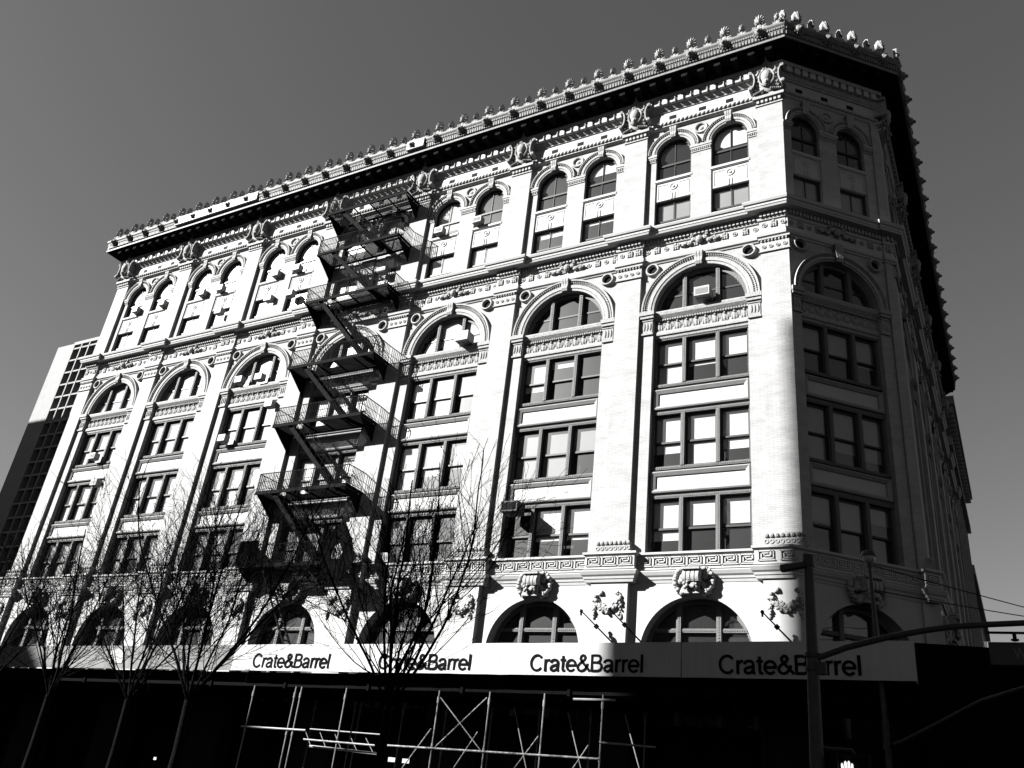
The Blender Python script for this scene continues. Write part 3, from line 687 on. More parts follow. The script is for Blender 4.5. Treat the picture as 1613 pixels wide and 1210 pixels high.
# ---- belt course under the two top floors
sM = steps(HP, 0.0, -0.16, -0.08)
m = MB(); sweep(m, path(sM), [(-0.5,24.36),(0.03,24.40),(0.06,24.46),(0.12,24.50),(0.15,24.62),(0.15,24.67),(0.06,24.70),(0.08,24.84),(0.05,24.88),(0.02,24.90),(0.02,25.32),(0.08,25.36),(0.10,25.42),(0.10,25.70),(0.44,25.74),(0.47,25.82),(0.50,25.85),(0.50,25.94),(0.56,25.98),(0.60,26.08),(0.60,26.12),(0.0,26.15),(-0.6,26.15)])
belt = obj('belt_course', m.mesh('belt_course', 'plain_stone'), building)
m = MB()
along(sM, lambda f, s, d: fbox(m, f, s-0.05, s+0.05, d+0.1, d+0.2, 25.48, 25.69), 0.17, (0,))
obj('dentil_row', m.mesh('dentil_row', 'terracotta'), belt)
m = MB()
def frz(f, s, d):
    t_ = MB(); i = int(round((s+60)/0.44))
    if i % 2: rosette(t_, s, 25.11, 0.125, -d-0.02)
    else:
        for x in (-0.1, 0, 0.1): t_.box(s+x-0.03, s+x+0.03, -d-0.075, -d-0.01, 24.96, 25.27)
        t_.box(s-0.13, s+0.13, -d-0.085, -d-0.01, 25.08, 25.14); t_.ell((s, -d-0.06, 25.24), (0.09,0.05,0.07), 6, 4)
    m.add([FAC[f] @ Vector(p) for p in t_.v], t_.f)
along(sM, frz, 0.44, (0,))
for f, s, d in [(1, -P*i-P/2, -0.16) for i in range(7)]+[(2, 2.34, -0.08)]+[(3, HP+P*i+P/2, -0.13) for i in range(5)]:   # shell and foliage in the middle of each bay
    t_ = MB(); y = -d-0.05
    t_.ell((0,y-0.1,25.18), (0.17,0.14,0.2), 10, 6)
    for s_ in (-1, 1):
        for a, b, c in ((0.26,25.25,0.14),(0.34,25.42,0.10),(0.22,25.52,0.10),(0.44,25.08,0.14),(0.58,25.12,0.11),(0.72,25.06,0.11),(0.88,25.1,0.08),(0.3,25.62,0.06)): t_.ell((s_*a, y-0.06, b), (c,0.09,c*0.8), 7, 4)
    m.add([FAC[f] @ (Vector(p)+Vector((s,0,0))) for p in t_.v], t_.f)
obj('frieze_ornament', m.mesh('frieze_ornament', 'carving'), belt)

# ---- crowning cornice
sC = [(0, 0, 10, 0), (1, XL, HP, 0), (2, 0, LCH, 0), (3, 0, LB, 0)]
pc = path(sC)
m = MB(); sweep(m, pc, [(-0.5,32.36),(-0.08,32.40),(0.0,32.46),(0.0,32.5),(-0.03,32.78),(-0.08,32.80),(-0.08,33.42),(-0.04,33.43)])
obj('attic_frieze', m.mesh('attic_frieze', 'plain_stone'), building)
m = MB(); sweep(m, pc, [(-0.08,33.42),(-0.03,33.43),(0.0,33.52),(0.02,33.52),(0.10,33.64),(0.12,33.68),(0.12,34.07),(0.30,34.08),(0.30,34.31)])
cornice = obj('cornice', m.mesh('cornice', 'terracotta'), building)
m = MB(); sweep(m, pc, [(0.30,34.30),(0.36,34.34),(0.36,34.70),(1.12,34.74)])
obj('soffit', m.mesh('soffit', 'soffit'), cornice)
m = MB(); sweep(m, pc, [(1.10,34.74),(1.16,34.74),(1.16,34.86),(1.12,34.90),(1.12,34.94),(1.15,34.96),(1.15,35.20),(1.19,35.22),(1.19,35.26),(1.17,35.28),(1.20,35.42),(1.26,35.50),(1.28,35.54),(1.28,35.64),(1.1,35.68),(0.6,35.70),(-0.3,35.70)])
gut = obj('gutter', m.mesh('gutter', 'cornice_metal'), cornice)
m = MB()
end = [(1, XL-1.0, HP+0.45, 0), (2, -0.42, LCH+0.45, 0), (3, -0.42, LB, 0)]
along(end, lambda f, s, d: fbox(m, f, s-0.045, s+0.045, 1.15, 1.20, 34.97, 35.19), 0.15)
along(end, lambda f, s, d: fbox(m, f, s-0.03, s+0.03, 1.19, 1.235, 35.28, 35.40), 0.11)
obj('fluting', m.mesh('fluting', 'cornice_metal'), gut)
m = MB()
along([(1, XL, HP-0.1, 0), (2, 0.1, LCH-0.1, 0), (3, 0.1, LB, 0)], lambda f, s, d: (fbox(m, f, s-0.13, s+0.13, 0.10, 0.29, 33.70, 34.05), fbox(m, f, s+0.15, s+0.22, 0.10, 0.22, 33.86, 34.05)), 0.405)
obj('dentil_row', m.mesh('dentil_row', 'plain_stone'), cornice)
m = MB()
def modil(f, s, d):
    fbox(m, f, s-0.15, s+0.15, 0.36, 0.98, 34.44, 34.735); fbox(m, f, s-0.17, s+0.17, 0.36, 1.04, 34.66, 34.738); fbox(m, f, s-0.08, s+0.08, 0.9, 1.0, 34.40, 34.5)
    t_ = MB().ell((s+0.41, -0.42, 34.42), (0.09,0.09,0.08), 7, 4).ell((s+0.25, -0.42, 34.42), (0.05,0.07,0.07), 6, 4); m.add([FAC[f] @ Vector(p) for p in t_.v], t_.f)
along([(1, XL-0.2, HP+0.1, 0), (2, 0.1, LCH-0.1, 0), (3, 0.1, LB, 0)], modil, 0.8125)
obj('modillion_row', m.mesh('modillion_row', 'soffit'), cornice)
m = MB()                                              # twisted rope moulding
def rope(f, s, d):
    t_ = MB().ell((s, -0.02, 32.63), (0.14,0.085,0.09), 8, 5, Matrix.Rotation(radians(-38), 3, 'Y')); m.add([FAC[f] @ Vector(p) for p in t_.v], t_.f)
along(sC, rope, 0.21, (0,))
obj('rope_moulding', m.mesh('rope_moulding', 'terracotta', True), cornice)
hol = [(1, -P*i-P/2+x) for i in range(7) for x in (-1.42, 0.07, 1.40)]+[(2, 0.98), (2, 2.33), (2, 3.7)]+[(3, HP+P*i+P/2+x) for i in range(5) for x in (-1.36, 0, 1.36)]
vent = MB().box(-0.18, 0.18, 0.072, 0.085, 32.93, 33.16).mesh('vent_opening', 'black_iron')  # flat black plate; the dark of the hole is in its colour
for f, q in hol: obj('vent_opening', vent, building, mw=FAC[f] @ Matrix.Translation((q, 0, 0)))
for a, b in ((-39.9, -32.2), (-20.3, -19.1)): obj('patch_sheet', MB().box(a, b, -1.34, -1.20, 35.05, 35.66).mesh('patch_sheet', 'vinyl'), cornice)
# crest of palmettes with lion masks below the tall ones
def palmette(h, w):
    m = MB(); n = 22; zc = 0.57*h
    m.box(-0.62*w, 0.62*w, -0.10, 0.06, -0.02, 0.05); m.ell((0,-0.02,0.16*h), (0.30*w,0.09,0.17*h), 8, 6)
    fr = []; bk = []                                   # scalloped, ribbed fan
    for k in range(n):
        a = 2*pi*k/n; up = cos(a); k1 = 1.0 if k % 2 == 0 else 0.86
        x = 0.5*w*sin(a)*k1*(1.0+0.12*up); z = zc+(0.43 if up > 0 else 0.40)*h*up*k1; fr.append((x, -0.08 if k % 2 == 0 else -0.03, z)); bk.append((x, 0.10, z))
    md = [(0.50*x, -0.13 if k % 2 == 0 else -0.07, 0.42*h+0.52*(z-0.42*h)) for k, (x, y, z) in enumerate(fr)]
    m.add(fr+bk+md+[(0,-0.18,0.36*h)], [(k, (k+1) % n, n+(k+1) % n, n+k) for k in range(n)]+[tuple(n+k for k in range(n))]+[(k, 2*n+k, 2*n+(k+1) % n, (k+1) % n) for k in range(n)]+[(2*n+k, 3*n, 2*n+(k+1) % n) for k in range(n)])
    for s in (-1, 1):
        m.ell((s*0.40*w,-0.03,0.15*h), (0.20*w,0.07,0.08*h), 7, 5, Matrix.Rotation(-s*0.5, 3, 'Y')); m.ell((s*0.60*w,-0.03,0.19*h), (0.12*w,0.07,0.06*h), 7, 5); m.ell((s*0.66*w,-0.03,0.06*h), (0.14*w,0.06,0.05*h), 7, 5)
    return m.mesh('palmette', 'terracotta')
def lion():
    m = MB(); m.ell((0,-0.16,0), (0.20,0.18,0.24), 9, 6); m.ell((0,-0.33,-0.06), (0.10,0.10,0.09), 7, 5)
    for i in range(10):
        a = 2*pi*i/10; m.ell((0.22*cos(a), -0.09, 0.25*sin(a)), (0.08,0.09,0.08), 6, 4)
    return m.mesh('lion_mask', 'cornice_metal', True)
pal, pals, li = palmette(0.98, 0.49), palmette(0.74, 0.31), lion()
runs = [(1, XL-1.0, HP+0.4, 29), (2, -0.45, LCH+0.45, 4), (3, -0.45, LB, 21)]
for f, a, b, n in runs:
    g = (b-a)/n
    for i in range(n):
        s = b-(i+0.62)*g if f == 1 else a+(i+0.45)*g
        Tt = FAC[f] @ Matrix.Translation((s, -1.16, 35.66)); p = obj('tall_palmette', pal, gut, mw=Tt); obj('lion_mask', li, cornice, mw=FAC[f] @ Matrix.Translation((s, -1.14, 35.36)))
        s2 = s+(g*0.5 if f == 1 else -g*0.5)
        obj('small_palmette', pals, gut, mw=FAC[f] @ Matrix.Translation((s2, -1.16, 35.66)))

# ---- street level behind the shed
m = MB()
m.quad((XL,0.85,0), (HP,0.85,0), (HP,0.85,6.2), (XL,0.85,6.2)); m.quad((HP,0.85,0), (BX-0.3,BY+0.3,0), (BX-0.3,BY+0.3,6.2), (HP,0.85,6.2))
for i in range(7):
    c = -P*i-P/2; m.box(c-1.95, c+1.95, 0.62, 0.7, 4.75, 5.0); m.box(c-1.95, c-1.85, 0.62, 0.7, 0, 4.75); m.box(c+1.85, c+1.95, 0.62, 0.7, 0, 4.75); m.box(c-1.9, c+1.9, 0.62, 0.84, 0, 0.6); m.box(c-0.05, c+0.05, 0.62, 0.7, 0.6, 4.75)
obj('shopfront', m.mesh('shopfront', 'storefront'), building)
for i, (x, z, w, h) in enumerate(((-10.5,2.35,0.9,0.5), (-16.0,3.0,0.35,0.16), (-15.3,3.0,0.3,0.16), (-15.6,2.6,0.7,0.12), (-13.9,2.75,0.2,0.2), (-29.6,2.1,0.12,0.12), (-26.6,2.2,0.3,0.25))): obj('display_lamp', MB().box(x, x+w, 0.5, 0.56, z, z+h).mesh('display_lamp', 'hand_lamp'), building)
# ------------------------------------------------------------------ helpers for lettering
def letters(text, width, mat, parent, loc, rot=(pi/2,0,0), bold=0.0, ext=0.004, name='lettering', height=None):
    cu = bpy.data.curves.new(name, 'FONT'); cu.body = text; cu.size = 1; cu.extrude = 0.0; cu.offset = bold; cu.space_character = 0.93
    to = bpy.data.objects.new(name, cu); C.objects.link(to); bpy.context.view_layer.update()
    me = bpy.data.meshes.new_from_object(to.evaluated_get(bpy.context.evaluated_depsgraph_get())); bpy.data.objects.remove(to)
    xs = [v.co.x for v in me.vertices]; ys = [v.co.y for v in me.vertices]; k = width/(max(xs)-min(xs)); ky = height/(max(ys)-min(ys)) if height else k
    x0, y0 = min(xs), min(ys)
    for v in me.vertices: v.co.x = (v.co.x-x0)*k; v.co.y = (v.co.y-y0)*ky
    me.materials.clear(); me.materials.append(MAT[mat])
    o = obj(name, me, parent); o.location = loc; o.rotation_euler = rot; return o
def glyphs():
    def el(cx, cz, rx, rz, a0, a1, n=18): return [(cx+rx*cos(radians(a0+(a1-a0)*i/n)), cz+rz*sin(radians(a0+(a1-a0)*i/n))) for i in range(n+1)]
    return {
     'C': (1.0, [el(0.51, 0.5, 0.40, 0.445, 38, 322, 26)]),
     'r': (0.45, [[(0.15,0),(0.15,0.72)], [(0.15,0.40),(0.18,0.54),(0.26,0.63),(0.36,0.665),(0.45,0.66)]]),
     'a': (0.76, [[(0.09,0.50),(0.13,0.60),(0.24,0.67),(0.36,0.68),(0.48,0.66),(0.55,0.59),(0.57,0.48),(0.57,0.14),(0.60,0.06),(0.68,0.05)], [(0.57,0.42),(0.48,0.38),(0.30,0.35),(0.17,0.30),(0.11,0.20),(0.14,0.10),(0.24,0.05),(0.36,0.06),(0.48,0.12),(0.56,0.22)]]),
     't': (0.40, [[(0.20,0.92),(0.20,0.16),(0.23,0.07),(0.30,0.05),(0.39,0.06)], [(0.02,0.67),(0.38,0.67)]]),
     'e': (0.76, [el(0.38, 0.36, 0.29, 0.315, 0, 322, 24), [(0.09,0.36),(0.72,0.36)]]),
     '&': (0.93, [[(0.90,0.03),(0.70,0.26),(0.34,0.62),(0.27,0.75),(0.30,0.88),(0.41,0.95),(0.53,0.92),(0.59,0.81),(0.54,0.69),(0.42,0.60),(0.24,0.48),(0.13,0.36),(0.11,0.22),(0.18,0.10),(0.32,0.05),(0.48,0.08),(0.62,0.19),(0.72,0.34),(0.76,0.48)]]),
     'B': (0.90, [[(0.15,0),(0.15,1.0)], [(0.15,0.935),(0.50,0.935),(0.64,0.90),(0.71,0.79),(0.69,0.66),(0.58,0.555),(0.48,0.535),(0.15,0.535)], [(0.50,0.535),(0.66,0.50),(0.76,0.40),(0.77,0.25),(0.69,0.12),(0.54,0.065),(0.15,0.065)]]),
     'l': (0.32, [[(0.16,0),(0.16,1.0)]])}
def stroke(m, pts, w, y):
    n = len(pts); P2 = [Vector(p) for p in pts]; vs = []
    for i in range(n):
        a = (P2[i]-P2[i-1]).normalized() if i else (P2[1]-P2[0]).normalized(); b = (P2[i+1]-P2[i]).normalized() if i < n-1 else a
        t_ = (a+b).normalized(); nn = Vector((-t_.y, t_.x))/max(0.5, t_.dot(a)); hw = 0.5*w*(1-0.12*abs(nn.y))
        for sg_ in (1, -1): vs.append((P2[i].x+sg_*nn.x*hw, y, P2[i].y+sg_*nn.y*hw))
    m.add(vs, [(2*i, 2*i+1, 2*i+3, 2*i+2) for i in range(n-1)])
def sign_text(text, width, height, mat, parent, loc, slope=0.0, w=0.172, name='lettering'):
    G_ = glyphs(); m = MB(); x = 0; k = 0
    for ch in text:
        adv, st = G_[ch]
        for j, p in enumerate(st): stroke(m, [(x+a, b) for a, b in p], w, -0.0015*((k+j) % 3)); 
        x += adv*0.95; k += 1
    kx = width/x
    m.v = [(a*kx, b, c*height) for a, b, c in m.v]
    o = obj(name, m.mesh(name, mat), parent); o.location = loc; o.rotation_euler = (0, slope, 0); return o
for i, (x0, x1) in enumerate(((-10.4, -8.6), (-4.0, -2.3))): sign_text('Crate&Barrel', x1-x0, 0.26, 'faint_ink', building, (x0, 0.6, 5.08), name='shop_lettering')

# ------------------------------------------------------------------ flagpoles on the ground-floor piers
def flagpole(base_, tip, label):
    t = thing('flagpole', label, 'flagpole', base_, group='bare flagpoles above the store banners'); b_ = Vector(base_); v = Vector(tip)-b_
    obj('pole', MB().tube([(0,0,0), tuple(v)], [0.035, 0.022], 7).mesh('pole', 'black_iron'), t)
    obj('collar', MB().tube([tuple(v*0.56), tuple(v*0.64)], 0.085, 8).mesh('collar', 'black_iron'), t)
    obj('finial', MB().ell(tuple(v), 0.07, 8, 5).box(v.x-0.03, v.x+0.03, v.y-0.03, v.y+0.03, v.z-0.16, v.z-0.02).mesh('finial', 'black_iron'), t)
    obj('bracket', MB().box(-0.10, 0.10, -0.06, 0.14, -0.25, 0.1).mesh('bracket', 'black_iron'), t)
flagpole((-5.95, -0.27, 7.35), (-7.20, -1.05, 8.57), 'left one of the two bare flagpoles sharing a pilaster above the banner')
flagpole((-4.95, -0.1, 7.45), (-6.10, -1.0, 8.64), 'right one of the two bare flagpoles, mounted beside the pilaster edge')
flagpole((0.35, -0.27, 7.45), (-0.62, -1.05, 8.50), 'single bare flagpole on the corner pilaster next to the traffic pole')

# ------------------------------------------------------------------ window air conditioners
def ac(x, z, y=0.04, w=0.54, h=0.38, d=0.38, mat='ac_white', label='', front=True):
    t = thing('air_conditioner', label, 'air conditioner', (x, y, z), group='window air conditioners')
    m = MB(); m.box(-w/2, w/2, -d/2, d/2, -h/2, h/2); cs = obj('casing', m.mesh('casing', mat), t)
    g = MB(); g.box(-w/2+0.06, w/2-0.06, -d/2-0.006, -d/2+0.01, -h/2+0.06, h/2-0.06)
    for i in range(6): g.box(-w/2+0.06, w/2-0.06, -d/2-0.016, -d/2, -h/2+0.09+i*(h-0.18)/6, -h/2+0.105+i*(h-0.18)/6)
    obj('grille', g.mesh('grille', 'grille' if mat == 'ac_white' else 'black_iron'), cs)
    b_ = MB(); b_.box(-w*0.42, w*0.42, -d*0.1, d*0.5, -h/2-0.03, -h/2); obj('bracket', b_.mesh('bracket', 'grille'), t)
ACS = [(-42.95,29.57,'in the left arched window of the leftmost bay'), (-40.25,29.56,'in the right arched window of the leftmost bay'),
 (-36.43,29.55,'in the left arched window of the second bay from the left'), (-34.75,29.55,'in the right arched window of the second bay from the left'), (-34.2,27.7,'over a square window, second bay from the left'),
 (-29.94,29.55,'in the left arched window left of the fire escape'), (-28.23,29.57,'in the right arched window left of the fire escape'), (-29.97,27.75,'in the left square window left of the fire escape'), (-28.25,27.75,'in the right square window left of the fire escape'),
 (-21.37,27.8,'behind the upper fire escape railings'), (-17.85,29.56,'in the left arched window right of the fire escape'), (-15.4,29.6,'in the right arched window right of the fire escape'),
 (-30.5,22.25,'at the left of the big arch left of the fire escape'), (-28.9,22.2,'in the middle of the big arch left of the fire escape'), (-27.5,20.3,'just below the big arch left of the fire escape'), (-30.5,18.55,'two floors below the arch holding two others'),
 (-41.85,18.6,'in the middle light under the leftmost big arch'), (-40.75,16.75,'one floor lower and to the right in the leftmost bay')]
for x, z, l in ACS: ac(x, z, label='small white air conditioner '+l)
ac(-15.1, 22.25, 0.02, 0.74, 0.50, 0.62, label='large white air conditioner on struts in the big arch right of the fire escape')
ac(-3.05, 22.28, 0.08, 0.66, 0.44, 0.6, label='white framed air conditioner in the big arch nearest the building corner')
ac(-11.15, 13.1, -0.15, 0.8, 0.45, 0.7, 'ac_dark', label='dark boxy air conditioner in the lowest three-light window, second bay from the corner')
ac(-17.6, 11.22, 0.05, 0.75, 0.42, 0.5, label='white air conditioner low on the base course behind the largest bare tree')

# ------------------------------------------------------------------ fire escape
FX0, FX1, FD, FY0 = -25.40, -19.60, -1.25, 0.08
LEV = [31.9, 29.0, 25.7, 21.58, 18.17, 14.5, 10.8]
fe = thing('fire_escape', 'black iron zigzag fire escape bolted to the middle of the sunlit front', 'fire escape', ((FX0+FX1)/2, 0, LEV[-1]))
def fo(nm, mb, mat='railing_iron', par=fe):
    me = mb.mesh(nm, mat)
    o = obj(nm, me, par); o.location = (-(FX0+FX1)/2, 0, -LEV[-1]) if par is fe else (0,0,0); return o
for i, z in enumerate(LEV):
    p = MB(); p.box(FX0, FX1, FD-0.05, FD, z-0.14, z+0.04); p.box(FX0, FX0+0.05, FD, FY0, z-0.12, z+0.03); p.box(FX1-0.05, FX1, FD, FY0, z-0.12, z+0.03); p.box(FX0+0.05, FX1-0.05, FY0-0.05, FY0, z-0.1, z+0.02)
    n = 17
    for k in range(n):
        y = FD+0.05+(FY0-0.1-FD)*(k+0.5)/n; x0 = FX0+0.05
        if y < FD+0.68 and i < 6:                     # stair hole
            p.box(x0, FX0+1.0, y-0.016, y+0.016, z-0.02, z+0.01); p.box(FX0+3.1, FX1-0.05, y-0.016, y+0.016, z-0.02, z+0.01)
        else: p.box(x0, FX1-0.05, y-0.016, y+0.016, z-0.02, z+0.01)
    for x in (FX0+1.0, FX0+1.95, FX0+3.1, FX0+4.4): p.box(x-0.025, x+0.025, FD, FY0-0.05, z-0.09, z-0.021)
    fo('landing', p)
    b_ = MB()
    for x in (FX0+0.1, FX1-0.1):
        b_.add([(x-0.03,FD+0.05,z-0.13),(x+0.03,FD+0.05,z-0.13),(x+0.03,FY0+0.04,z-0.13),(x-0.03,FY0+0.04,z-0.13),(x-0.03,FY0+0.04,z-1.1),(x+0.03,FY0+0.04,z-1.1)], [(0,1,2,3),(0,4,5,1),(0,3,4),(1,5,2),(2,5,4,3)]) if x < -23 or True else None
    fo('bracket', b_)
    r_ = MB(); hgt = 0.95
    for zz, th in ((hgt, 0.035), (0.5, 0.02), (0.12, 0.02)):
        r_.box(FX0+0.01, FX1-0.01, FD-0.03, FD-0.03+th, z+zz, z+zz+th)
        for x in (FX0+0.01, FX1-0.045): r_.box(x, x+th, FD, FY0+0.05, z+zz, z+zz+th)
    x = FX0+0.1
    while x < FX1: r_.box(x-0.012, x+0.012, FD-0.03, FD-0.010, z+0.04, z+hgt); x += 0.115
    y = FD+0.1
    while y < FY0:
        for x in (FX0+0.02, FX1-0.04): r_.box(x, x+0.02, y, y+0.022, z+0.04, z+hgt)
        y += 0.115
    for x in (FX0+0.02, (FX0+FX1)/2, FX1-0.05): r_.box(x, x+0.03, FD-0.035, FD-0.005, z-0.1, z+hgt+0.03)
    fo('railing', r_)
    if i < 6:
        zt, zb = z, LEV[i+1]; xa, xb = FX0+1.05, FX0+1.05+(zt-zb)*1.02 if zt-zb < 3.8 else FX0+1.05+(zt-zb)*0.93
        xb = min(xb, FX1-0.5)
        s_ = MB()
        for yy in (FD+0.08, FD+0.62): s_.beam((xa,yy,zt-0.02), (xb,yy,zb+0.02), 0.035, 0.22)
        ns = int((zt-zb)/0.23)
        for k in range(ns):
            t_ = (k+0.5)/ns; x, zz = xa+(xb-xa)*t_, zt+(zb-zt)*t_; s_.box(x-0.10, x+0.10, FD+0.1, FD+0.6, zz-0.012, zz+0.012)
        fo('stair', s_)
        h = MB()
        for yy in (FD+0.06, FD+0.64):
            h.beam((xa,yy,zt+0.85), (xb,yy,zb+0.85), 0.03); h.beam((xa,yy,zt+0.45), (xb,yy,zb+0.45), 0.016)
            for k in range(9):
                t_ = k/8; x, zz = xa+(xb-xa)*t_, zt+(zb-zt)*t_; h.beam((x,yy,zz), (x,yy,zz+0.85), 0.016)
        fo('handrail', h)
mottled('guard_sheet', 0.002, 0.004, 3, rough=0.95, spec=0.02)
# solid sheet guards on the lowest landing, one peaked with a cut-out
z = LEV[6]; x = FX1-0.35
g = MB()
def plate(px, x0, th=0.03):
    n = len(px); g.add([(a, FD-0.08, b) for a, b in px]+[(a, FD-0.05, b) for a, b in px], [tuple(range(n)), tuple(range(2*n-1, n-1, -1))]+[(i, (i+1) % n, n+(i+1) % n, n+i) for i in range(n)])
out = [(-20.05,9.95),(-18.75,9.95),(-18.15,10.85),(-18.55,11.75),(-19.15,12.65),(-20.15,12.0)]
hole = [(-19.55,10.9),(-19.0,10.9),(-18.95,11.2),(-19.2,11.6),(-19.5,11.45),(-19.6,11.2)]
n = 6
g.add([(a, FD-0.08, b) for a, b in out]+[(a, FD-0.08, b) for a, b in hole]+[(a, FD-0.05, b) for a, b in out]+[(a, FD-0.05, b) for a, b in hole],
      [(i, (i+1) % n, n+(i+1) % n, n+i) for i in range(n)]+[(12+i, 18+i, 18+(i+1) % n, 12+(i+1) % n) for i in range(n)]+[(i, 12+i, 12+(i+1) % n, (i+1) % n) for i in range(n)]+[(6+i, 6+(i+1) % n, 18+(i+1) % n, 18+i) for i in range(n)])
fo('peaked_guard', g, 'guard_sheet')
g = MB(); g.box(FX0-0.05, FX0+1.15, FD-0.09, FD-0.05, 10.75, 11.95); g.box(FX0-0.1, FX0-0.06, FD-0.08, FY0, 10.75, 11.95); fo('sheet_guard', g, 'guard_sheet')
l = MB()
for yy in (FD+0.05, FD+0.5): l.beam((-23.75,yy,10.6), (-21.3,yy,7.1), 0.04, 0.09)
for k in range(14): t_ = k/13; l.box(-23.75+2.45*t_-0.02, -23.75+2.45*t_+0.02, FD+0.05, FD+0.5, 10.6-3.5*t_-0.02, 10.6-3.5*t_+0.02)
fo('drop_ladder', l)

# ------------------------------------------------------------------ pavement shed with its hoarding and store banners
SY = -4.5
def zt(x): return 6.90-0.0168*(4.16-x)               # the street falls away to the left
def zb(x): return 5.88-0.0150*(4.16-x)
shed = thing('sidewalk_shed', 'scaffold pavement shed of steel pipes and dark decking along the whole ground floor', 'scaffold shed', (-20, SY, 0.13))
def so(nm, mb, mat, par=shed):
    o = obj(nm, mb.mesh(nm, mat), par)
    if par is shed: o.location = (20, -SY, -0.13)
    return o
d_ = MB()
for x0 in range(-56, 4, 4):
    x1 = x0+4 if x0 < 0 else x0+4.1
    d_.add([(x0,SY+0.45,zb(x0)-0.32),(x1,SY+0.45,zb(x1)-0.32),(x1,0.58,zb(x1)-0.32),(x0,0.58,zb(x0)-0.32),(x0,SY+0.45,zb(x0)+0.02),(x1,SY+0.45,zb(x1)+0.02),(x1,0.58,zb(x1)+0.02),(x0,0.58,zb(x0)+0.02)], [(0,3,2,1),(4,5,6,7),(0,1,5,4),(2,3,7,6)])
    d_.beam((x0+2,SY+0.40,zb(x0+2)-0.45), (x0+2,-0.5,zb(x0+2)-0.45), 0.1, 0.22)
for yy in (SY+0.5, -0.8): d_.beam((-56,yy,zb(-56)-0.42), (4.1,yy,zb(4.1)-0.42), 0.08, 0.16)
so('deck', d_, 'deck')
posts = [-4.63, -6.62, -8.62, -10.6, -12.6, -14.6, -16.72, -17.0, -19.1, -2.6, -0.6, 1.4, 3.4]+[-21.1-2*i for i in (2, 5, 8, 11, 14)]
for x in posts:
    for yy in ((SY, -0.9) if x > -24 else (SY,)):
        p = MB(); p.tube([(x,yy,0.2), (x,yy,zb(x)-0.55)], 0.027, 8); p.box(x-0.08, x+0.08, yy-0.08, yy+0.08, 0.13, 0.16); p.tube([(x,yy,zb(x)-0.95), (x,yy,zb(x)-0.75)], 0.045, 8); p.tube([(x,yy,3.32), (x,yy,3.44)], 0.043, 8); so('post', p, 'steel_pipe' if -20 < x < -4 else 'deck')  # pipes outside the sunlit stretch are coloured near black as shade
br = MB()
def pipe(a, b, yy=SY-0.04, r=0.019): br.tube([(a[0],yy,a[1]), (b[0],yy,b[1])], r, 7)
pipe((-19.3,3.50), (-16.1,3.54), r=0.035); pipe((-16.1,3.24), (-12.9,3.24), r=0.03); pipe((-12.6,3.27), (-4.6,3.40), r=0.03); pipe((-4.65,3.85), (-2.9,3.83), r=0.03); pipe((-5.6,5.03), (-4.2,5.06), r=0.035)
pipe((-10.5,3.30), (-8.7,4.95)); pipe((-10.5,4.88), (-8.7,3.35)); pipe((-8.6,1.4), (-6.7,3.9)); pipe((-6.6,1.4), (-5.0,3.75)); pipe((-12.6,1.3), (-10.7,3.9)); pipe((-10.6,1.3), (-8.9,3.9))
for a in (-4.6, -6.6, -8.6): pipe((a+0.05,4.85), (a+1.3,1.4), SY+1.6, 0.02)
for a in (-16.7, -14.6): pipe((a,1.4), (a+2.0,1.5), SY, 0.03)
for i in range(5): pipe((-16.4+i*0.7,3.55-0.02*i), (-16.0+i*0.7,3.05), SY+0.3, 0.016)
pipe((-16.2,3.62), (-13.0,3.62), SY+0.3, 0.022); pipe((-16.0,3.05), (-12.9,3.0), SY+0.25, 0.045)
so('brace', br, 'steel_pipe')
def hoard(x0, x1, mat, y, nm='hoarding_panel', par=shed, th=0.03, wob=0.0):
    m = MB(); n = max(2, int((x1-x0)/0.5)); vs = []; R = random.Random(int(x0*7))
    for i in range(n+1):
        x = x0+(x1-x0)*i/n
        for j in range(4): t_ = j/3; vs.append((x, y+(R.uniform(-wob, wob) if wob else 0), zb(x)+(zt(x)-zb(x))*t_+(R.uniform(-0.006,0.006) if wob and j in (0,3) else 0)))
    m.add(vs, [(i*4+j, (i+1)*4+j, (i+1)*4+j+1, i*4+j+1) for i in range(n) for j in range(3)])
    vs2 = [(a, b+th, c) for a, b, c in vs]; m.add(vs2, [(i*4+j, i*4+j+1, (i+1)*4+j+1, (i+1)*4+j) for i in range(n) for j in range(3)])
    return m
for x0, x1 in ((-56,-44), (-43.97,-32.12), (-32.08,-20.62)): so('hoarding_panel', hoard(x0, x1, 'grey_hoarding', SY+0.01), 'grey_hoarding')
m = MB(); m.box(-20.62, 4.1, SY+0.30, SY+0.34, 5.62, 6.35); so('backing_board', m, 'dark_hoarding')
em = MB(); em.box(-28.15, -27.25, SY-0.02, SY+0.005, 5.62, 6.22); em2 = MB()
em2.add([(-27.95,SY-0.03,5.70),(-27.70,SY-0.03,5.98),(-27.45,SY-0.03,5.70),(-27.45,SY-0.03,5.62),(-27.70,SY-0.03,5.88),(-27.95,SY-0.03,5.62)], [(0,1,4,5),(1,2,3,4)])
so('small_notice', em, 'vinyl')
# the two long store banners tied to the shed
b1 = tag(obj('store_banner', hoard(-20.6, -2.2, '', SY-0.02, wob=0.012).mesh('store_banner', 'vinyl', True)), 'long white store banner lettered three times, left of the seam on the shed', 'banner', 'store banners on the shed')
b2 = tag(obj('store_banner', hoard(-2.17, 4.16, '', SY-0.02, wob=0.012).mesh('store_banner', 'vinyl', True)), 'short white store banner lettered once, behind the traffic pole at the corner', 'banner', 'store banners on the shed')
for x0, par in ((-19.51, b1), (-13.38, b1), (-7.25, b1), (-1.07, b2)):
    sign_text('Crate&Barrel', 3.92, 0.53, 'ink', par, (x0, SY-0.037, 5.94-0.015*(0.9-x0)), -0.0155)
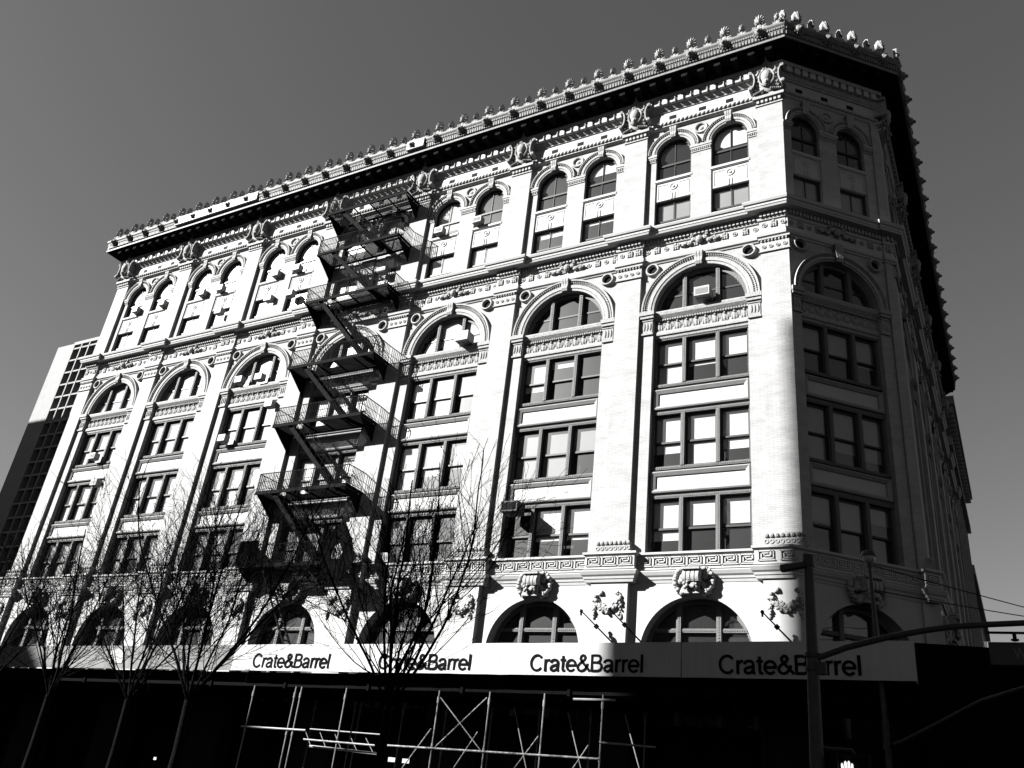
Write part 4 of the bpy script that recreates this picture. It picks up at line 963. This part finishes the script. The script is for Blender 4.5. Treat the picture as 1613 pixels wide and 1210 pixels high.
# hoarding that runs on beyond the corner in shade
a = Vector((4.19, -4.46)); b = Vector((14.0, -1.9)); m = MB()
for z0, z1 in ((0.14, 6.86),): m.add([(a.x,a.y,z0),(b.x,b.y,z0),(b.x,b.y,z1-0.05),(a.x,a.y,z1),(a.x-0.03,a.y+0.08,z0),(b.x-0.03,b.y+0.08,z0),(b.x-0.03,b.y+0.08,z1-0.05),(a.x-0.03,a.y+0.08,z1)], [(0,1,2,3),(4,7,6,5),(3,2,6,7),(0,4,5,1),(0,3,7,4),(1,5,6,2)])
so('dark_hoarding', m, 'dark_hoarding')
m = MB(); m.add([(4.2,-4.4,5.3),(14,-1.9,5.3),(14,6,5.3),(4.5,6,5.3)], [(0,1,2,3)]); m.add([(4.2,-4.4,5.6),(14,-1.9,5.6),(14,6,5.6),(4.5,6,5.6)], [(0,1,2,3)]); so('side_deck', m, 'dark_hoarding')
m = MB()
for i in range(5): q = a+(b-a)*(i/4); m.tube([(q.x,q.y+0.2,0.13), (q.x,q.y+0.2,5.4)], 0.03, 8)
so('side_post', m, 'deck')
m = MB(); m.tube([(4.6,2.4,7.15), (4.9,6.0,7.15), (5.2,12,7.15)], 0.05, 6); so('guard_rail', m, 'black_iron')

# ------------------------------------------------------------------ bare street trees
def tree(x, y, label, hgt, spread, seed, stems, fork, lean=0.0, rad=0.16, dens=1.0):
    R = random.Random(seed); t = thing('bare_tree', label, 'tree', (x, y, 0.13), group='bare street trees along the median')
    tr_ = MB(); tr_.tube([(0,0,-0.1), (0.02,0,0.5), (0.05*R.uniform(-1,1),0.03,fork*0.6), (0.0,0,fork)], [rad*1.25, rad*1.05, rad*0.95, rad*0.9], 9); obj('trunk', tr_.mesh('trunk', 'bark', True), t)
    cr = MB()
    def grow(p, d, L, r, lv):
        n = max(3, int(L/0.29)); pts = [p]; rs = [r]; q = p.copy(); dd = d.copy()
        for i in range(n):
            dd = (dd+Vector((R.uniform(-1,1), R.uniform(-1,1), R.uniform(-0.5,0.9)))*0.10*(1+0.25*lv)+Vector((0,0,0.025))).normalized()
            if q.z > hgt*R.uniform(0.84, 1.03): break
            q = q+dd*(L/n); pts.append(q.copy()); rs.append(max(0.005, r*(1-0.75*(i+1)/n)))
            if lv < 4 and i >= 1-(lv > 0) and R.random() < (0.72, 0.74, 0.66, 0.45)[lv]*dens:
                ang = radians(R.uniform(22, 48)); ax = dd.cross(Vector((R.uniform(-1,1), R.uniform(-1,1), R.uniform(-1,1))))
                if ax.length > 1e-3: grow(q.copy(), Matrix.Rotation(ang, 3, ax.normalized()) @ dd, L*R.uniform(0.34, 0.62)*(1-0.35*i/n), max(0.005, rs[-1]*R.uniform(0.38, 0.6)), lv+1)
        if len(pts) > 1: cr.tube(pts, rs[:len(pts)], (6, 5, 4, 3, 3)[lv], False)
    for i in range(stems):
        az = 2*pi*(i+R.uniform(-0.3,0.3))/stems; inc = radians(R.uniform(0.35,1.0)*spread)
        d = Vector((sin(inc)*cos(az)+lean, sin(inc)*sin(az)*0.8, cos(inc))).normalized()
        grow(Vector((0,0,fork-0.05)), d, (hgt-fork)*R.uniform(0.8, 1.08)/max(0.75, cos(inc)), rad*R.uniform(0.28, 0.42), 0)
    obj('crown', cr.mesh('crown', 'bark'), t)
tree(-6.95, -12.0, 'fan-shaped bare tree before the second lettered stretch of banner', 9.6, 43, 11, 9, 3.55, 0, 0.12)
tree(-13.9, -12.0, 'bare tree before the left end of the white banner', 10.2, 45, 23, 8, 3.4, -0.05, 0.125)
tree(-16.3, -12.1, 'slender bare tree before the right half of the grey hoarding', 9.0, 42, 37, 7, 3.3, -0.1, 0.10, 1.05)
tree(-20.2, -12.0, 'bare tree before the small white notice on the grey hoarding', 8.5, 46, 41, 8, 3.3, -0.05, 0.105, 1.05)
tree(-24.3, -12.0, 'leftmost bare tree, cut by the left edge of the picture', 8.0, 46, 53, 8, 3.1, 0.0, 0.105, 1.05)
pv = MB(); pv.box(-140, -1.5, -13.4, -10.8, -0.011, 0.13); struct('median_strip', pv.mesh('median_strip', 'paving'))

# ------------------------------------------------------------------ traffic poles, signal, sign, wires (near the camera, right)
sp = thing('signal_pole', 'tall tapering traffic pole with a long curved arm, before the corner banner', 'signal pole', (3.72, -15.82, 0.13))
def po(root, nm, mb, mat, sm=True):
    o = obj(nm, mb.mesh(nm, mat, sm), root); o.location = (-root.location.x, -root.location.y, -root.location.z); return o
po(sp, 'pole', MB().tube([(3.70,-15.82,0.13), (3.70,-15.82,1.2), (3.73,-15.82,5.80)], [0.13, 0.115, 0.078], 12), 'pole_paint')
po(sp, 'base', MB().lathe((3.70,-15.82,0.13), [(0.26,0), (0.26,0.1), (0.19,0.2), (0.17,0.7), (0.13,0.8)], 12), 'pole_paint')
po(sp, 'mast_arm', MB().tube([(3.74,-15.82,4.27), (4.2,-15.76,4.46), (4.8,-15.68,4.64), (5.3,-15.63,4.75), (5.66,-15.6,4.81), (6.1,-15.58,4.845), (6.6,-15.58,4.87), (9.0,-15.5,4.92)], [0.05,0.049,0.047,0.045,0.044,0.043,0.042,0.036], 9), 'arm_paint')
po(sp, 'lamp_stub', MB().tube([(3.73,-15.82,5.74), (3.60,-15.95,5.68), (3.39,-16.15,5.585)], [0.055, 0.06, 0.066], 9).tube([(3.73,-15.82,5.70), (3.73,-15.82,5.88)], 0.095, 10), 'arm_paint')
po(sp, 'clamp', MB().tube([(3.72,-15.82,4.10), (3.72,-15.82,4.16)], 0.115, 12).tube([(3.72,-15.82,4.30), (3.72,-15.82,4.36)], 0.115, 12).box(3.78, 3.92, -15.9, -15.8, 4.05, 4.22), 'arm_paint')
ps = thing('pedestrian_signal', 'dark pedestrian signal box showing a lit white raised hand', 'pedestrian signal', (4.20, -15.74, 2.74))
m = MB(); m.box(-0.21, 0.21, 0.0, 0.16, -0.22, 0.22); 
for a in ((-0.23,0.23,0.20,0.235), (-0.23,0.23,-0.235,-0.20)): m.box(a[0], a[1], -0.12, 0.0, a[2], a[3])
m.box(-0.23, -0.2, -0.12, 0, -0.2, 0.2); m.box(0.2, 0.23, -0.12, 0, -0.2, 0.2); obj('housing', m.mesh('housing', 'black_iron'), ps)
m = MB(); m.tube([(-0.47,0.06,0.30), (-0.02,0.06,0.30), (0.02,0.06,0.22)], 0.025, 7); obj('bracket', m.mesh('bracket', 'arm_paint'), ps)
h = MB(); y0, y1 = -0.03, -0.012; cx = -0.07
for fx, fz, tl, w in ((-0.075,0.0,0.105,0.022), (-0.035,0.02,0.135,0.023), (0.005,0.02,0.14,0.023), (0.043,0.0,0.11,0.021)):
    pts = [(cx+fx-w*0.75+0.0, -0.02), (cx+fx+w*0.75, -0.02), (cx+fx+w*0.7+fx*0.15, tl-0.01), (cx+fx+fx*0.15, tl+0.012), (cx+fx-w*0.7+fx*0.15, tl-0.01)]
    h.add([(a,y0,b) for a,b in pts]+[(a,y1,b) for a,b in pts], [(0,1,2,3,4), (9,8,7,6,5)]+[(i,(i+1)%5,5+(i+1)%5,5+i) for i in range(5)])
pts = [(cx-0.095,0.0),(cx-0.06,-0.13),(cx-0.04,-0.16),(cx+0.05,-0.16),(cx+0.07,-0.10),(cx+0.115,-0.03),(cx+0.105,-0.01),(cx+0.085,-0.02),(cx+0.062,-0.05),(cx+0.06,0.01)]
n = len(pts); h.add([(a,y0-0.003,b) for a,b in pts]+[(a,y1,b) for a,b in pts], [tuple(range(n)), tuple(range(2*n-1,n-1,-1))]+[(i,(i+1)%n,n+(i+1)%n,n+i) for i in range(n)])
obj('raised_hand', h.mesh('raised_hand', 'hand_lamp'), ps)
sg = thing('street_sign', 'dark framed street name sign with a pale initial W, hanging at the right edge', 'street sign', (6.75, -15.6, 4.43))
obj('plate', MB().box(-0.63, 0.85, -0.012, 0.012, -0.12, 0.14).mesh('plate', 'sign_green'), sg)
m = MB()
for a in ((-0.66,0.88,0.14,0.165), (-0.66,0.88,-0.145,-0.12)): m.box(a[0], a[1], -0.02, 0.02, a[2], a[3])
m.box(-0.66, -0.63, -0.02, 0.02, -0.12, 0.14); obj('frame', m.mesh('frame', 'arm_paint'), sg)
letters('W', 0.16, 'sign_white', sg, (-0.36, -0.016, -0.06), bold=0.0, height=0.15)
m = MB(); m.beam((-0.66,0,0.30), (1.0,0,0.285), 0.03); m.box(-0.345, -0.295, -0.02, 0.02, 0.18, 0.29); m.box(-0.37, -0.27, -0.03, 0.03, 0.19, 0.21); m.beam((0.4,0,0.29), (0.4,0,0.42), 0.03); obj('hanger', m.mesh('hanger', 'black_iron'), sg)
gp = thing('globe_pole', 'thin dark pole rising through the shed with a round camera globe on top', 'lamp pole', (3.20, -4.2, 0.13))
po(gp, 'pole', MB().tube([(3.30,-4.2,0.13), (3.26,-4.2,5.0), (3.19,-4.2,9.05)], [0.11, 0.075, 0.05], 9), 'pole_paint')
po(gp, 'globe', MB().ell((3.185,-4.2,9.30), (0.19,0.19,0.20), 14, 9), 'globe')
po(gp, 'cap', MB().lathe((3.185,-4.2,9.30), [(0.21,-0.02), (0.215,0.03), (0.17,0.14), (0.05,0.2), (0.0,0.2)], 14).tube([(3.19,-4.2,9.0), (3.19,-4.2,9.16)], 0.08, 9), 'pole_paint')
arm = MB().tube([(3.27,-4.25,4.28), (3.7,-4.5,4.42), (4.5,-5.0,4.78), (5.6,-5.7,5.28), (6.9,-6.5,5.62), (8.6,-7.5,5.85)], [0.055,0.05,0.047,0.044,0.04,0.035], 8)
po(gp, 'mast_arm', arm, 'pole_paint')
po(gp, 'clamp', MB().tube([(3.27,-4.2,4.18), (3.27,-4.2,4.38)], 0.12, 10), 'pole_paint')
ts = thing('traffic_light', 'dim three-lamp traffic light hanging from the far mast arm, seen from behind', 'traffic light', (5.3, -5.5, 4.62))
m = MB(); m.box(-0.16,0.16,-0.1,0.12,-0.5,0.45); obj('housing', m.mesh('housing', 'deck'), ts)
m = MB()
for z in (-0.32, -0.02, 0.28): m.tube([(0,0.1,z), (0,0.32,z-0.03)], 0.13, 10)
obj('visor', m.mesh('visor', 'deck'), ts); obj('hanger', MB().tube([(0,0,0.42), (0,0,0.55)], 0.04, 7).mesh('hanger', 'deck'), ts)
def wire(pts, r, label):
    m = MB(); m.tube(pts, r, 5); tag(obj('overhead_wire', m.mesh('overhead_wire', 'black_iron')), label, 'wire', 'overhead wires by the corner')
def span(a, b, sag, n=12): a, b = Vector(a), Vector(b); return [tuple(a+(b-a)*(i/n)-Vector((0,0,sag*4*(i/n)*(1-i/n)))) for i in range(n+1)]

wire(span((3.19,-4.2,9.07), (20.4,32.2,13.0), 0.25), 0.018, 'upper of the two dark wires running right from the globe pole')
wire(span((3.2,-4.2,8.35), (20.4,35.0,15.1), 0.35), 0.018, 'lower of the two dark wires running right from the globe pole')
# ------------------------------------------------------------------ neighbours
nb = thing('neighbour_building', 'shaded building adjoining on the side street with its own bracketed cornice', 'building', (BX, BY+LB+0.02, 0))
m = MB(); m.box(-14, -0.05, 0.0, 22, 0, 34.2); obj('wall', m.mesh('wall', 'brick'), nb)
m = MB(); m.box(-0.06, 0.45, 0, 22, 30.2, 30.9); m.box(-0.06, 0.95, 0, 22, 33.6, 34.3)
obj('cornice', m.mesh('cornice', 'terracotta'), nb)
bk_, wn_, pl_ = MB().box(0.0, 0.8, 0, 0.32, 33.0, 33.59).mesh('bracket', 'terracotta'), MB().box(-0.06, 0.0, 0, 2.0, 0, 2.2).mesh('window', 'glass_dark'), MB().box(-0.04, 0.14, 0, 0.4, 6, 30.2).mesh('pilaster', 'brick')
for i in range(24): obj('bracket', bk_, nb, loc=(0, 0.3+i*0.9, 0))
for i in range(6):
    for j in range(7): obj('window', wn_, nb, loc=(0, 1.0+i*3.5, 8+j*3.4))
for i in range(7): obj('pilaster', pl_, nb, loc=(0, 0.1+i*3.5, 0))
nb2 = thing('neighbour_building', 'lower dark building farther up the side street', 'building', (BX, BY+LB+22.1, 0))
m = MB(); m.box(-16, -0.15, 0, 30, 0, 27); obj('wall', m.mesh('wall', 'back_brick'), nb2); m = MB(); m.box(-0.15, 0.3, 0, 30, 26.3, 27.2); obj('cornice', m.mesh('cornice', 'terracotta'), nb2)
for i in range(8):
    for j in range(8): obj('window', wn_, nb2, loc=(-0.12, 1+i*3.6, 2+j*3.0))

tw = thing('apartment_tower', 'tall concrete tower with a deep window grid, behind the left end', 'tower', (-166.4, 60, 0))
m = MB(); m.box(0, 5.6, 0.0, 24, 0, 81.2); m.box(5.6, 38, 1.3, 24, 0, 81.0); obj('wall', m.mesh('wall', 'concrete'), tw)
m = MB(); m.box(5.6, 38, -0.05, 1.3, 80.75, 81.5)
for j in range(28): m.box(5.6, 38, 0.05, 1.3, 80.05-j*2.92-0.36, 80.05-j*2.92)
for i in range(13): m.box(5.65+i*2.7, 6.0+i*2.7, -0.02, 1.3, 0, 80.75)
obj('concrete_grid', m.mesh('concrete_grid', 'concrete'), tw)
m = MB(); m.quad((5.6,1.25,0), (38,1.25,0), (38,1.25,80), (5.6,1.25,80)); obj('glazing', m.mesh('glazing', 'glass_dark'), tw)
# blocks across the street, outside the picture: they throw the shade on the corner and on the banners
def block(nm, label, x0, x1, y0, y1, h):
    t = thing(nm, label, 'building', ((x0+x1)/2, y1, 0)); cx = (x0+x1)/2
    obj('wall', MB().box(x0-cx, x1-cx, y0-y1, 0, 0, h).mesh('wall', 'opposite_wall'), t)
    obj('roof_parapet', MB().box(x0-cx+0.01, x1-cx-0.01, y0-y1+0.01, -0.01, h, h+0.02).box(x0-cx+0.3, x1-cx-0.3, -0.01, 0.06, h-1.6, h-0.9).mesh('roof_parapet', 'concrete'), t)
    nz = int(h/5.2); nx = min(int((x1-x0)/3), 96//nz); wm = MB().box(-0.8, 0.8, -0.02, 0.05, 0, 2.4).box(-0.95, 0.95, -0.02, 0.14, -0.15, 0).mesh('window', 'glass_dark')
    for q in range(nz):
        for p in range(nx): obj('window', wm, t, loc=(x1-cx-(p+0.5)*min(3.4, (x1-x0)/nx), 0, 3+q*5.0))
block('apartment_block', 'tall apartment block across the street, behind the camera to the left', -45.8, -20, -62, -41.5, 54.6)
block('long_block', 'long office block farther left across the street, outside the picture', -190, -96.1, -64, -58, 52.6)
block('tower_block', 'slab block shading the foot of the concrete tower, outside the picture', -262, -200, 0, 15, 100.5)

block('low_block', 'lower block between the two taller ones, outside the picture', -96, -79.7, -61, -58.05, 49.3)
